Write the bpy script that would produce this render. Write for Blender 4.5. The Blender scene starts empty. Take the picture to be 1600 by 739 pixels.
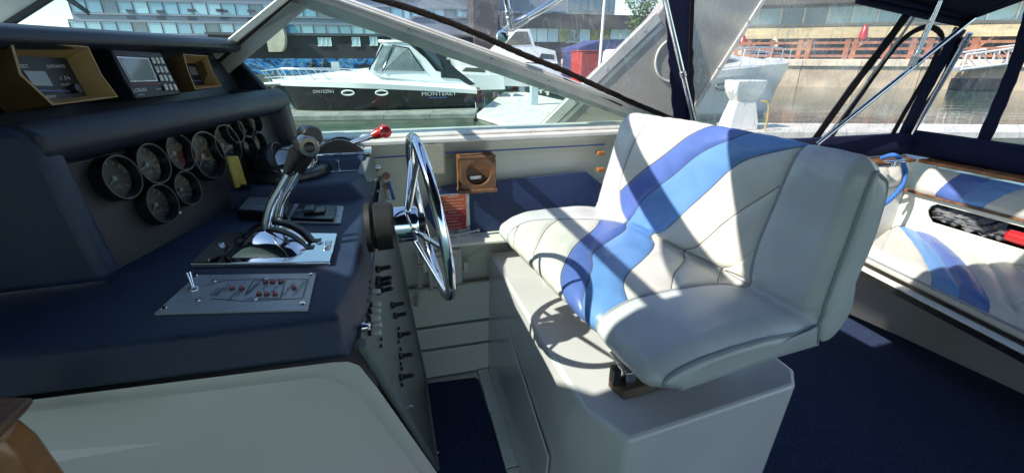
import bpy, bmesh, math, random
from mathutils import Vector as V, Matrix
random.seed(7)
sc = bpy.context.scene
R = math.radians
# ---------------------------------------------------------------- camera
TH, YAW, FPX, CZ = R(21.9), R(14.5), 700.0, 1.5
cam = bpy.data.objects.new('camera', bpy.data.cameras.new('camera'))
sc.collection.objects.link(cam)
cam.location = (0, 0, CZ)
cam.rotation_euler = (R(90) - TH, 0, -YAW)
cam.data.sensor_width = 36
cam.data.lens = 36 * FPX / 1600
cam.data.clip_start = .02
cam.data.clip_end = 3000
sc.camera = cam
# ---------------------------------------------------------------- light
SUN = V((-.74, -.16, .68)).normalized()          # towards the sun
w = bpy.data.worlds.new('World'); sc.world = w; w.use_nodes = True
nt = w.node_tree
sky = nt.nodes.new('ShaderNodeTexSky'); sky.sky_type = 'NISHITA'; sky.sun_disc = False
sky.sun_elevation = math.asin(SUN.z); sky.sun_rotation = math.atan2(SUN.x, SUN.y)
sky.air_density = 1.0; sky.dust_density = .3; sky.ozone_density = 1.5
bg = nt.nodes['Background']; bg.inputs['Strength'].default_value = .145
nt.links.new(sky.outputs[0], bg.inputs[0])
sun = bpy.data.objects.new('sun', bpy.data.lights.new('sun', 'SUN'))
sc.collection.objects.link(sun)
sun.data.energy = 4.6; sun.data.angle = R(.6); sun.data.color = (1, .94, .85)
sun.rotation_euler = SUN.to_track_quat('Z', 'Y').to_euler()
sc.view_settings.view_transform = 'Standard'; sc.view_settings.look = 'None'
sc.view_settings.exposure = 0.85; sc.view_settings.gamma = 1
try:
    sc.cycles.max_bounces = 10; sc.cycles.transparent_max_bounces = 24
    sc.cycles.caustics_reflective = False; sc.cycles.caustics_refractive = False
except Exception: pass

# ---------------------------------------------------------------- measuring helper: pixel of the photo -> point on a plane
def ray(px, py):
    a = px - 800; b = py - 369.5
    Y = FPX * math.cos(TH) - b * math.sin(TH); Z = -FPX * math.sin(TH) - b * math.cos(TH)
    return V((a * math.cos(YAW) + Y * math.sin(YAW), -a * math.sin(YAW) + Y * math.cos(YAW), Z))
CAM = V((0, 0, CZ))
def at(px, py, ax, v):
    d = ray(px, py); i = 'xyz'.index(ax); t = (v - CAM[i]) / d[i]
    return CAM + d * t
def atp(px, py, p0, n):
    d = ray(px, py); t = (V(p0) - CAM).dot(n) / d.dot(n)
    return CAM + d * t
def ppm(p):                       # photo pixels per metre at a point
    d = V(p) - CAM
    f = V((math.sin(YAW) * math.cos(TH), math.cos(YAW) * math.cos(TH), -math.sin(TH)))
    return FPX / d.dot(f)

# ---------------------------------------------------------------- materials
MATS = {}
def mat(name, col, rough=.5, metal=0., nz=None, bump=None, coat=0., spec=.5, emit=None, alpha=None, trans=None):
    """nz=(scale, amount[,detail]) colour variation; bump=(scale,strength[,detail])"""
    if name in MATS: return MATS[name]
    m = bpy.data.materials.new(name); m.use_nodes = True
    n = m.node_tree.nodes; l = m.node_tree.links
    b = n['Principled BSDF']
    b.inputs['Base Color'].default_value = (*col, 1)
    b.inputs['Roughness'].default_value = rough
    b.inputs['Metallic'].default_value = metal
    b.inputs['Coat Weight'].default_value = coat
    b.inputs['Specular IOR Level'].default_value = spec
    tc = n.new('ShaderNodeTexCoord')
    if nz:
        t = n.new('ShaderNodeTexNoise'); t.inputs['Scale'].default_value = nz[0]
        t.inputs['Detail'].default_value = nz[2] if len(nz) > 2 else 5
        l.new(tc.outputs['Object'], t.inputs['Vector'])
        r = n.new('ShaderNodeMapRange'); r.inputs[1].default_value = .3; r.inputs[2].default_value = .7
        r.inputs[3].default_value = 1 - nz[1]; r.inputs[4].default_value = 1 + nz[1]
        l.new(t.outputs[0], r.inputs[0])
        mx = n.new('ShaderNodeVectorMath'); mx.operation = 'SCALE'
        mx.inputs[0].default_value = col
        l.new(r.outputs[0], mx.inputs['Scale']); l.new(mx.outputs[0], b.inputs['Base Color'])
        r2 = n.new('ShaderNodeMapRange'); r2.inputs[1].default_value = .3; r2.inputs[2].default_value = .7
        r2.inputs[3].default_value = max(rough * .8, .01); r2.inputs[4].default_value = min(rough * 1.25, 1)
        l.new(t.outputs[0], r2.inputs[0]); l.new(r2.outputs[0], b.inputs['Roughness'])
    if bump:
        t2 = n.new('ShaderNodeTexNoise'); t2.inputs['Scale'].default_value = bump[0]
        t2.inputs['Detail'].default_value = bump[2] if len(bump) > 2 else 4
        l.new(tc.outputs['Object'], t2.inputs['Vector'])
        bp = n.new('ShaderNodeBump'); bp.inputs['Strength'].default_value = bump[1]; bp.inputs['Distance'].default_value = .003
        l.new(t2.outputs[0], bp.inputs['Height']); l.new(bp.outputs[0], b.inputs['Normal'])
    if emit:
        b.inputs['Emission Color'].default_value = (*emit[:3], 1); b.inputs['Emission Strength'].default_value = emit[3]
    MATS[name] = m
    return m
def clear_mat(name, tint, gloss=.08, rough=.03, bumps=None, fres=1.3):
    """clear sheet: mostly see-through, tinted, with a reflecting surface"""
    m = bpy.data.materials.new(name); m.use_nodes = True
    n = m.node_tree.nodes; l = m.node_tree.links
    n.remove(n['Principled BSDF']); out = n['Material Output']
    tr = n.new('ShaderNodeBsdfTransparent'); tr.inputs[0].default_value = (*tint, 1)
    gl = n.new('ShaderNodeBsdfGlossy'); gl.inputs['Roughness'].default_value = rough; gl.inputs[0].default_value = (1, 1, 1, 1)
    lf = n.new('ShaderNodeLayerWeight'); lf.inputs['Blend'].default_value = .5
    lw = n.new('ShaderNodeMath'); lw.operation = 'POWER'; lw.inputs[1].default_value = 5.5; l.new(lf.outputs['Facing'], lw.inputs[0])
    l2 = n.new('ShaderNodeMath'); l2.operation = 'MULTIPLY'; l2.inputs[1].default_value = .8; l.new(lw.outputs[0], l2.inputs[0])
    ad = n.new('ShaderNodeMath'); ad.operation = 'ADD'; ad.inputs[1].default_value = gloss; ad.use_clamp = True
    l.new(l2.outputs[0], ad.inputs[0])
    mx = n.new('ShaderNodeMixShader'); l.new(ad.outputs[0], mx.inputs[0]); l.new(tr.outputs[0], mx.inputs[1]); l.new(gl.outputs[0], mx.inputs[2])
    last = mx
    if bumps:
        sc_, st, haze, base = (*bumps, .05)[:4]
        tc = n.new('ShaderNodeTexCoord'); mp = n.new('ShaderNodeMapping')
        mp.inputs['Rotation'].default_value = (0, R(35), 0); mp.inputs['Scale'].default_value = (1, 1, .22)
        t = n.new('ShaderNodeTexNoise'); t.inputs['Scale'].default_value = sc_; t.inputs['Detail'].default_value = 3; t.inputs['Distortion'].default_value = 1.5
        l.new(tc.outputs['Object'], mp.inputs[0]); l.new(mp.outputs[0], t.inputs[0])
        bp = n.new('ShaderNodeBump'); bp.inputs['Strength'].default_value = st; bp.inputs['Distance'].default_value = .01
        l.new(t.outputs[0], bp.inputs['Height'])
        l.new(bp.outputs[0], gl.inputs['Normal']); l.new(bp.outputs[0], lf.inputs['Normal'])
        if haze:
            # glare painted in: thin white streaks over an even haze
            t3 = n.new('ShaderNodeTexNoise'); t3.inputs['Scale'].default_value = sc_ * 1.6; t3.inputs['Detail'].default_value = 4; t3.inputs['Distortion'].default_value = 3
            l.new(mp.outputs[0], t3.inputs[0])
            cr_ = n.new('ShaderNodeValToRGB')
            e = cr_.color_ramp.elements
            e[0].position = .47; e[0].color = (0, 0, 0, 1); e[1].position = .5; e[1].color = (1, 1, 1, 1)
            e2 = e.new(.53); e2.color = (0, 0, 0, 1)
            l.new(t3.outputs[0], cr_.inputs[0])
            mm = n.new('ShaderNodeMath'); mm.operation = 'MULTIPLY_ADD'; mm.inputs[1].default_value = haze; mm.inputs[2].default_value = base
            l.new(cr_.outputs[0], mm.inputs[0])
            d1 = n.new('ShaderNodeBsdfTranslucent'); d1.inputs[0].default_value = (.8, .8, .8, 1)
            d2 = n.new('ShaderNodeBsdfDiffuse'); d2.inputs[0].default_value = (.8, .8, .8, 1)
            df = n.new('ShaderNodeMixShader'); l.new(d1.outputs[0], df.inputs[1]); l.new(d2.outputs[0], df.inputs[2])
            m2 = n.new('ShaderNodeMixShader'); l.new(mm.outputs[0], m2.inputs[0]); l.new(mx.outputs[0], m2.inputs[1]); l.new(df.outputs[0], m2.inputs[2])
            last = m2
    l.new(last.outputs[0], out.inputs[0])
    MATS[name] = m
    return m

navy = mat('navy_textured_vinyl', (.016, .029, .066), .42, nz=(9, .25), bump=(450, .35, 2))
navy_dk = mat('dark_cowl_plastic', (.011, .014, .024), .38, nz=(6, .2), bump=(400, .3, 2))
carpet = mat('navy_carpet', (.040, .058, .125), .95, nz=(110, .32, 4), bump=(600, 2., 3), spec=.1)
cowl_m = mat('black_blue_cowl_vinyl', (.018, .023, .036), .40, nz=(9, .25), bump=(450, .35, 2))
gel = mat('white_gelcoat', (.60, .575, .575), .20, nz=(3, .06), coat=.35)
gel_b = mat('console_gelcoat', (.80, .72, .71), .3, nz=(1.2, .03, 3), coat=.2)
gel_cream = mat('cream_gelcoat', (.74, .75, .64), .3, nz=(4, .06), bump=(60, .08))
gel_grey = mat('grey_gelcoat', (.46, .44, .41), .4, nz=(5, .06), bump=(200, .1))
panel_gr = mat('grey_green_switch_panel', (.17, .195, .185), .36, metal=.0, nz=(30, .12), bump=(300, .1))
chrome = mat('chrome', (.85, .86, .88), .07, 1.)
steel = mat('brushed_steel', (.55, .56, .58), .25, 1., nz=(40, .1))
alu = mat('anodised_aluminium', (.68, .67, .63), .32, .15, nz=(12, .1), bump=(150, .1))
alu_grey = mat('grey_painted_aluminium', (.62, .60, .56), .36, .0, nz=(10, .1), bump=(120, .1))
black = mat('black_plastic', (.012, .012, .014), .3, nz=(30, .2))
rubber = mat('black_rubber', (.010, .010, .010), .6)
fuzz = mat('dark_frayed_trim', (.025, .018, .015), .95, nz=(150, .6), bump=(250, 2., 5), spec=.1)
canvas = mat('navy_canvas', (.012, .016, .050), .8, nz=(40, .25), bump=(600, .5, 2), spec=.2)
web = mat('black_canvas_binding', (.010, .009, .014), .75, nz=(80, .4), bump=(300, .6), spec=.2)
vinyl_w = mat('white_seat_vinyl', (.57, .56, .50), .36, nz=(7, .09, 8), bump=(35, .22, 8))
vinyl_w2 = mat('grey_white_seat_vinyl', (.54, .55, .55), .32, nz=(6, .09, 8), bump=(28, .2, 8))
vinyl_b1 = mat('royal_blue_seat_vinyl', (.085, .145, .40), .36, nz=(7, .12), bump=(30, .15, 6))
vinyl_b2 = mat('light_blue_seat_vinyl', (.12, .26, .53), .36, nz=(7, .12), bump=(30, .15, 6))
piping_m = mat('grey_vinyl_piping', (.30, .32, .33), .4)
teak = mat('varnished_teak', (.34, .13, .035), .3, nz=(14, .35), coat=.4)
teak_dk = mat('weathered_teak', (.16, .075, .035), .5, nz=(25, .4), bump=(90, .4))
oak = mat('grey_brown_wood', (.12, .085, .05), .6, nz=(20, .35), bump=(80, .4))
brown_pl = mat('tan_plastic', (.38, .24, .10), .45, nz=(20, .1), bump=(300, .15))
brown_dk = mat('brown_plastic', (.10, .055, .022), .5, nz=(20, .15), bump=(300, .2))
white_pl = mat('white_plastic', (.62, .62, .58), .35, nz=(20, .05))
beige_pl = mat('beige_plastic', (.58, .55, .44), .4, nz=(20, .06))
red_pl = mat('red_plastic', (.42, .015, .018), .25, coat=.3)
red_led = mat('red_lamp', (.28, .008, .008), .15, coat=.6)
yellow = mat('yellow_float', (.32, .24, .02), .45, nz=(30, .2))
blue_rope = mat('blue_rope', (.03, .13, .42), .7, nz=(200, .3), bump=(220, 1.))
navy_wall = mat('navy_wall_panel', (.016, .035, .115), .6, nz=(30, .15), bump=(500, .4))
ink = mat('dark_ink', (.03, .03, .035), .5)
white_ink = mat('white_ink', (.62, .62, .62), .5)
dial_ink = mat('dull_dial_ink', (.26, .27, .27), .5)
thread = mat('grey_seam_thread', (.10, .11, .12), .7)
red_sign = mat('red_sign', (.30, .018, .022), .5, nz=(30, .1))
orange_sign = mat('orange_sign', (.42, .085, .03), .5, nz=(30, .1))
glass_lens = clear_mat('gauge_glass', (.92, .95, .95), .012, .03)
ws_glass = clear_mat('tinted_windshield', (.84, .93, .88), .02, .015, (6, .02, 0), 1.25)
vinyl_c = clear_mat('clear_vinyl', (.95, .93, .88), .08, .07, (4.5, 1., .30, .26), 1.22)
vinyl_f = clear_mat('smooth_clear_vinyl', (.94, .94, .95), .05, .06, (4, .8, .2, .12), 1.22)

# ---------------------------------------------------------------- mesh building
class MB:
    def __init__(s): s.bm = bmesh.new(); s.mi = 0
    def _f(s, vs):
        try:
            f = s.bm.faces.new(vs); f.material_index = s.mi; return f
        except ValueError: return None
    def poly(s, pts):
        return s._f([s.bm.verts.new(V(p)) for p in pts])
    def prism(s, pts, vec):
        vec = V(vec); a = [s.bm.verts.new(V(p)) for p in pts]; b = [s.bm.verts.new(V(p) + vec) for p in pts]
        n = len(pts); s._f(a); s._f(b[::-1])
        for i in range(n): s._f([a[i], b[i], b[(i + 1) % n], a[(i + 1) % n]])
        return s
    def box(s, c, d, M=None):
        c = V(c); h = V(d) * .5
        M = M or Matrix.Identity(3)
        P = [c + M @ V((x * h.x, y * h.y, -h.z)) for x, y in ((-1, -1), (1, -1), (1, 1), (-1, 1))]
        return s.prism(P, M @ V((0, 0, d[2])))
    def box2(s, a, b):
        a, b = V(a), V(b); return s.box((a + b) / 2, (abs(b.x - a.x), abs(b.y - a.y), abs(b.z - a.z)))
    def rings(s, rs, closed=True, cap=True, loop=False):
        vs = [[s.bm.verts.new(V(p)) for p in r] for r in rs]
        n = len(rs[0]); m = len(rs)
        for i in range(m if loop else m - 1):
            A, B = vs[i], vs[(i + 1) % m]
            for j in range(n if closed else n - 1):
                s._f([A[j], A[(j + 1) % n], B[(j + 1) % n], B[j]])
        if cap and closed and not loop: s._f(vs[0][::-1]); s._f(vs[-1])
        return s
    def tube(s, pts, r, n=8, loop=False, flat=1., up=None):
        pts = [V(p) for p in pts]; m = len(pts); rs = []
        prev = None
        for i, p in enumerate(pts):
            if loop: t = pts[(i + 1) % m] - pts[i - 1]
            else: t = pts[min(i + 1, m - 1)] - pts[max(i - 1, 0)]
            t = t.normalized() if t.length > 1e-9 else V((0, 0, 1))
            if prev is None:
                u = V(up) if up is not None else (V((0, 0, 1)) if abs(t.z) < .9 else V((1, 0, 0)))
            else: u = prev
            u = (u - t * u.dot(t)).normalized(); prev = u
            v = t.cross(u)
            rr = r[i] if isinstance(r, (list, tuple)) else r
            rs.append([p + u * math.cos(2 * math.pi * k / n) * rr * flat + v * math.sin(2 * math.pi * k / n) * rr for k in range(n)])
        return s.rings(rs, True, True, loop)
    def cyl(s, a, b, r, n=16): return s.tube([a, b], r, n)
    def lathe(s, p0, ax, prof, n=24, cap=True):
        """prof: list of (radius, height along ax)"""
        p0 = V(p0); ax = V(ax).normalized(); u = ax.orthogonal().normalized(); v = ax.cross(u)
        rs = [[p0 + ax * h + (u * math.cos(2 * math.pi * k / n) + v * math.sin(2 * math.pi * k / n)) * max(r, 1e-4) for k in range(n)] for r, h in prof]
        return s.rings(rs, True, cap)
    def grid(s, nu, nv, fn):
        vs = [[s.bm.verts.new(V(fn(i / nu, j / nv))) for j in range(nv + 1)] for i in range(nu + 1)]
        for i in range(nu):
            for j in range(nv): s._f([vs[i][j], vs[i + 1][j], vs[i + 1][j + 1], vs[i][j + 1]])
        return s
ORG = {}
def tag(o, label=None, cat=None, group=None, kind=None):
    if label: o['label'] = label
    if cat: o['category'] = cat
    if group: o['group'] = group
    if kind: o['kind'] = kind
    return o
def thing(name, label, cat, loc, group=None):
    o = bpy.data.objects.new(name, None); o.empty_display_size = .05
    sc.collection.objects.link(o); o.location = V(loc); ORG[o] = V(loc)
    return tag(o, label, cat, group)
def put(name, mb, m, parent=None, bevel=0, smooth=40, seg=2, recalc=True, label=None, kind=None, sub=0, solid=0):
    bm = mb.bm if isinstance(mb, MB) else mb
    if recalc: bmesh.ops.recalc_face_normals(bm, faces=bm.faces)
    me = bpy.data.meshes.new(name)
    xs = [v.co for v in bm.verts]
    lo = V((min(v.x for v in xs), min(v.y for v in xs), min(v.z for v in xs))); hi = V((max(v.x for v in xs), max(v.y for v in xs), max(v.z for v in xs)))
    org = (lo + hi) / 2
    if not parent: org.z = lo.z
    bmesh.ops.translate(bm, verts=bm.verts, vec=-org)
    bm.to_mesh(me); bm.free()
    for mm in (m if isinstance(m, (list, tuple)) else [m]): me.materials.append(mm)
    if smooth:
        me.polygons.foreach_set('use_smooth', [True] * len(me.polygons))
        me.set_sharp_from_angle(angle=R(smooth))
    o = bpy.data.objects.new(name, me); sc.collection.objects.link(o)
    ORG[o] = org
    if parent:
        o.parent = parent; o.location = org - ORG[parent]
    else: o.location = org
    if sub:
        md = o.modifiers.new('sub', 'SUBSURF'); md.levels = md.render_levels = sub
    if solid:
        md = o.modifiers.new('thick', 'SOLIDIFY'); md.thickness = solid; md.offset = 0
    if bevel:
        md = o.modifiers.new('bevel', 'BEVEL'); md.width = bevel; md.segments = seg; md.limit_method = 'ANGLE'; md.angle_limit = R(35)
        md.harden_normals = False
    tag(o, label, kind=kind)
    return o
def again(o, at_, parent=None, rot=None):
    """another object on the same mesh, centred at a world point"""
    c = o.copy(); sc.collection.objects.link(c); p = parent or o.parent
    ORG[c] = V(at_)
    c.parent = p; c.location = V(at_) - (ORG[p] if p else V((0, 0, 0)))
    if rot: c.rotation_euler = rot
    return c
def copy_tree(root, delta, label=None):
    r = root.copy(); sc.collection.objects.link(r); r.location = root.location + V(delta); ORG[r] = ORG[root] + V(delta)
    if label: r['label'] = label
    for ch in root.children:
        c = ch.copy(); sc.collection.objects.link(c); c.parent = r; ORG[c] = ORG[ch] + V(delta)
        for g in ch.children:
            d = g.copy(); sc.collection.objects.link(d); d.parent = c; ORG[d] = ORG[g] + V(delta)
    return r
def struct(name, mb, m, **k): return put(name, mb, m, kind='structure', **k)
FONT = {}
def text(s, pos, right, up, size, m, parent, name='lettering', depth=.0004, align='CENTER', lift=.0012, sx=1.0):
    """flat printed lettering as mesh, lying in the plane right/up"""
    cu = bpy.data.curves.new(name, 'FONT'); cu.body = s; cu.size = size; cu.align_x = align; cu.align_y = 'CENTER'; cu.resolution_u = 2
    cu.space_line = .9
    ob = bpy.data.objects.new('tmp', cu); sc.collection.objects.link(ob)
    dg = bpy.context.evaluated_depsgraph_get(); dg.update()
    me = bpy.data.meshes.new_from_object(ob.evaluated_get(dg)); bpy.data.objects.remove(ob); bpy.data.curves.remove(cu)
    me.materials.clear(); me.materials.append(m)
    right = V(right).normalized(); up = V(up); up = (up - right * up.dot(right)).normalized(); nn = right.cross(up)
    M = Matrix((right, up, nn)).transposed()
    for v in me.vertices: v.co = M @ V((v.co.x * sx, v.co.y, v.co.z))
    o = bpy.data.objects.new(name, me); sc.collection.objects.link(o)
    p = V(pos) + nn * lift
    ORG[o] = p
    o.parent = parent; o.location = p - (ORG[parent] if parent else V((0, 0, 0)))
    return o
def spline(pts, n=8):
    pts = [V(p) for p in pts]; out = []
    for i in range(len(pts) - 1):
        p0 = pts[max(i - 1, 0)]; p1 = pts[i]; p2 = pts[i + 1]; p3 = pts[min(i + 2, len(pts) - 1)]
        for k in range(n):
            u = k / n
            out.append(.5 * (2 * p1 + (p2 - p0) * u + (2 * p0 - 5 * p1 + 4 * p2 - p3) * u * u + (-p0 + 3 * p1 - 3 * p2 + p3) * u ** 3))
    out.append(pts[-1]); return out
def mixp(a, b, t): return V(a) * (1 - t) + V(b) * t
exec_parts = []
# ================================================================= OUR BOAT: the cockpit shell
WY = 1.9            # inner face of the starboard side
m = MB(); m.box2((.30, -.6, -.06), (2.70, 1.88, 0)); m.box2((2.70, -.6, -.06), (3.3, 1.88, -.005))
struct('cockpit_floor', m, carpet, smooth=0)
m = MB(); m.box2((-1.4, .9, -.07), (.298, WY - .003, -.012)); struct('helm_floor', m, gel_cream, smooth=0)
m = MB(); m.box2((-1.56, -1.6, -.06), (-1.51, WY - .01, 1.0)); struct('front_sun_block', m, gel_cream, smooth=0)  # unseen wall added to stop sun leaking in under the console top
m = MB(); m.box2((-1.35, -1.6, -.06), (-1.30, .93, 1.9)); struct('cabin_sun_block', m, gel_cream, smooth=0)  # unseen wall added to keep the sun off the console side
m = MB()
m.prism([(-1.5, WY, -.3), (3.35, WY + .15, -.3), (3.35, WY + .17, .90), (1.50, WY + .17, .90), (1.36, WY, 1.165), (-1.5, WY, 1.165)], (0, .05, 0))
cw = struct('cockpit_wall', m, gel_cream, smooth=0)
# pinstripe and lower lining panels, each its own piece
a, b = at(585, 247, 'y', WY - .002), at(945, 226, 'y', WY - .002)
m = MB(); m.tube([a, mixp(a, b, .35) + V((0, 0, .002)), b], .0035, 6); put('blue_pinstripe', m, vinyl_b1, cw)
for (z0, z1, x0, x1) in ((.50, .30, -.1, .42), (.285, .17, -.1, .42), (.155, .0, -.1, .42)):
    m = MB(); m.box2((x0, WY - .03, z0), (x1, WY - .001, z1)); put('lining_panel', m, gel_cream, cw, bevel=.006)
# navy upholstered wall panel with its chamfered forward corner
pts = [at(*p, 'y', WY - .004) for p in ((690, 292), (915, 268), (945, 292), (960, 372), (690, 372), (660, 330))]
m = MB(); m.prism(pts, (0, -.006, 0)); put('navy_panel', m, navy_wall, cw, bevel=.002)
# hull outside and side deck
m = MB()
rr = []
for x in (-3.2, -1.5, 0, 1.36, 1.5, 3.4):
    o = .25 * max(0, (-x - .5) / 2.7) ** 1.5 * 3
    rr.append([(x, 2.12 - o, 1.12), (x, 2.42 - o, 1.02), (x, 2.46 - o, .9), (x, 2.2 - o, -.2), (x, 1.9 - o, -.95), (x, 1.96 - o, -.95), (x, 2.1 - o, .9), (x, 2.1 - o, 1.1)])
    if x > 1.4: rr[-1] = [V((a_, b_, min(c_, .90 if k_ else .92))) for k_, (a_, b_, c_) in enumerate(rr[-1])]
m.rings(rr)
struct('side_deck', m, gel, smooth=30)
# window sill rail along the top of the wall
m = MB()
m.box2((-1.45, WY - .035, 1.166), (1.32, WY + .24, 1.188))
m.box2((-1.45, WY + .015, 1.188), (1.32, WY + .20, 1.20))
struct('window_sill', m, alu, bevel=.006)

# mat, trim planks
t = [at(*p, 'z', .006) for p in ((664, 598), (742, 588), (748, 592), (797, 745), (690, 760))]
t[3:] = [V((.30, 1.02, .006)), V((.04, 1.02, .006))]
m = MB(); m.prism(t, (0, 0, -.014)); o = put('floor_mat', m, carpet, bevel=.008)
tag(o, 'dark navy floor mat on the helm floor below the steering wheel', 'mat')
pw = [(.345, .29)]
for i, (y0, y1) in enumerate(((1.86, 1.56), (1.555, 1.25), (1.245, 1.0))):
    m = MB(); m.box2((.299, y0, -.012), (.352, y1, .012)); o = put('trim_plank', m, gel_cream, bevel=.003)
    tag(o, ['cream floor trim strip beside the mat, farthest, against the side wall', 'cream floor trim strip beside the mat, middle of the three', 'cream floor trim strip beside the mat, nearest, at the picture\'s lower edge'][i], 'floor trim', 'cream trim strips between mat and seat pedestal')

# ================================================================= PEDESTAL UNDER THE HELM SEAT
PZ = .65
pd = thing('seat_pedestal', 'white moulded pedestal box under the helm seat', 'pedestal', (.8, 1.3, 0))
top = [V((.376, 1.88, PZ)), V((.400, 1.05, PZ)), V((.412, .83, PZ)), V((.475, .715, PZ)), V((1.02, .775, PZ)), V((1.07, .83, PZ)), V((1.07, 1.88, PZ))]
bot = [V((.355, 1.88, 0)), V((.36, 1.05, 0)), V((.385, .87, 0)), V((.46, .745, 0)), V((1.0, .80, 0)), V((1.05, .86, 0)), V((1.05, 1.88, 0))]
m = MB(); m.rings([bot, top]); put('pedestal_body', m, gel, pd, bevel=.012, seg=3)
m = MB(); m.prism([(.353, 1.80, .02), (.353, .98, .02), (.375, .98, .34), (.385, 1.8, .5)], (-.006, 0, 0)); put('kick_panel', m, gel, pd, bevel=.012, seg=3)
m = MB(); m.tube([p + V((0, 0, .004)) for p in bot], .006, 6, loop=True); put('sealant_bead', m, mat('aged_sealant', (.30, .29, .26), .6, nz=(30, .3)), pd)
for (y_, z_) in ((1.74, .06), (1.74, .40), (1.10, .06), (1.10, .30), (1.42, .06)):
    put('panel_screw', MB().lathe((.3475, y_, z_), (-1, 0, 0), [(0, 0), (.006, 0), (.004, .003), (0, .003)], 10), steel, pd)
# hinge block and bracket under the seat
hb = thing('hinge_block', 'weathered wooden block under the near front corner of the helm seat', 'block', (.52, .92, PZ))
a = [at(*p, 'z', PZ + .03) for p in ((950, 590), (975, 612), (1060, 590), (1030, 565))]
m = MB(); m.prism([p for p in a], (0, 0, -.029)); put('wood_block', m, oak, hb, bevel=.006)
b = at(985, 590, 'z', PZ + .05)
m = MB(); m.box(b + V((0, .02, 0)), (.03, .05, .045)); m.box(b + V((0, .03, .03)), (.05, .10, .008)); put('bracket', m, steel, hb, bevel=.002)
m = MB(); m.box(b + V((-.035, .02, 0)), (.02, .03, .05)); put('latch', m, rubber, hb, bevel=.002)
for (px, py) in ((790, 385),):
    b = at(px, py, 'z', PZ)
    m = MB(); m.box(b + V((.03, 0, .04)), (.05, .05, .08)); m.cyl(b + V((.0, 0, .05)), b + V((.05, 0, .05)), .012, 10)
    o = put('seat_bracket', m, steel, bevel=.002); tag(o, 'small metal bracket under the far front corner of the helm seat', 'bracket')

# ================================================================= HELM SEAT
SO = (1.005, .77); SL = 1.0
syaw = math.atan2(-.13, .9); SW = (math.sin(syaw), math.cos(syaw)); SA = (math.cos(syaw), -math.sin(syaw))
PN = [(-.46, .775), (-.5, .795), (-.505, .83), (-.465, .865), (-.36, .885), (-.2, .885), (-.07, .872), (0, .862), (.0, .90), (.008, 1.0), (.018, 1.1), (.025, 1.2), (.04, 1.255), (.075, 1.28), (.12, 1.26)]
PF = [(-.42, .77), (-.475, .80), (-.50, .84), (-.475, .88), (-.38, .91), (-.2, .91), (-.09, .9), (-.04, .89), (-.03, .92), (-.01, 1.01), (.015, 1.1), (.04, 1.2), (.065, 1.26), (.105, 1.28), (.15, 1.265)]
def crm(P, t):
    n = len(P) - 1; f = t * n; i = min(max(int(f), 0), n - 1); u = f - i
    p0 = P[max(i - 1, 0)]; p1 = P[i]; p2 = P[i + 1]; p3 = P[min(i + 2, n)]
    return [.5 * ((2 * p1[k]) + (-p0[k] + p2[k]) * u + (2 * p0[k] - 5 * p1[k] + 4 * p2[k] - p3[k]) * u * u + (-p0[k] + 3 * p1[k] - 3 * p2[k] + p3[k]) * u ** 3) for k in (0, 1)]
def S(w_, t):
    n = crm(PN, t); f = crm(PF, t)
    a = n[0] * (1 - w_) + f[0] * w_; z = n[1] * (1 - w_) + f[1] * w_
    if t > .55: z += .012 * 4 * w_ * (1 - w_) * (t - .55) / .45
    W = w_ * SL
    return V((SO[0] + SA[0] * a + SW[0] * W, SO[1] + SA[1] * a + SW[1] * W, z))
CREASE = [(.77, .502), (.63, .512), (.465, .518), (.305, .523), (.198, .535)]
PIPE_N = [(.17, 1.0), (.18, .91), (.188, .782), (.202, .69), (.207, .615), (.198, .535), (.225, .46), (.238, .42), (.242, .342), (.247, .278), (.243, .215), (.243, .132), (.2513, .06), (.2517, 0)]
PIPE_F = [(.77, 1.0), (.79, .9), (.858, .755), (.87, .66), (.84, .598), (.77, .502), (.802, .402), (.828, .352), (.885, .28), (.892, .23), (.888, .145), (.87, 0)]
def sp2(P, n=7):
    q = spline([V((a, b, 0)) for a, b in P], n); return [(p.x, p.y) for p in q]
PIPE_N, PIPE_F = sp2(PIPE_N), sp2(PIPE_F)
s1 = [(.865, .615), (.762, .702), (.63, .782), (.545, .88), (.49, 1.0)]
s2 = [(.77, .502), (.718, .622), (.572, .735), (.428, .838), (.372, .91), (.33, 1.0)]
s3 = [(.63, .512), (.38, .755), (.26, .838), (.18, .905)]
s4 = [(.465, .518), (.318, .67), (.197, .76)]
s5 = [(.305, .523), (.205, .63)]
c1 = [(.892, .245), (.84, .185), (.815, .092), (.80, 0)]
c2 = [(.85, .322), (.69, .218), (.648, .085), (.64, 0)]
c3 = [(.805, .40), (.595, .285), (.507, .222), (.448, .155), (.41, .078), (.40, 0)]
c4 = [(.77, .502), (.578, .328), (.442, .272), (.35, .2), (.30, .078), (.29, 0)]
c5 = [(.63, .512), (.388, .322), (.245, .265)]
c6 = [(.465, .518), (.342, .385), (.241, .332)]
c7 = [(.305, .523), (.236, .42)]
c8 = [(.305, .523), (.204, .515)]
SEAMS = [sp2(s, 5) if len(s) > 2 else s for s in (s1, s2, s3, s4, s5, c1, c2, c3, c4, c5, c6, c7, c8)]
ZL = 1.55       # metric length of the t axis, for distances
def mt(p): return (p[0] * SL, p[1] * ZL)
def segd(p, a, b):
    ax, ay = a; bx, by = b; dx, dy = bx - ax, by - ay
    L2 = dx * dx + dy * dy + 1e-12
    u = max(0, min(1, ((p[0] - ax) * dx + (p[1] - ay) * dy) / L2))
    qx, qy = ax + u * dx, ay + u * dy
    return math.hypot(p[0] - qx, p[1] - qy), qx, qy
SEG = []
for li, L_ in enumerate(SEAMS + [PIPE_N, PIPE_F, CREASE]):
    L_ = [mt(p) for p in L_]
    for i in range(len(L_) - 1): SEG.append((L_[i], L_[i + 1], li))
CELL = .06; HASH = {}
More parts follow.
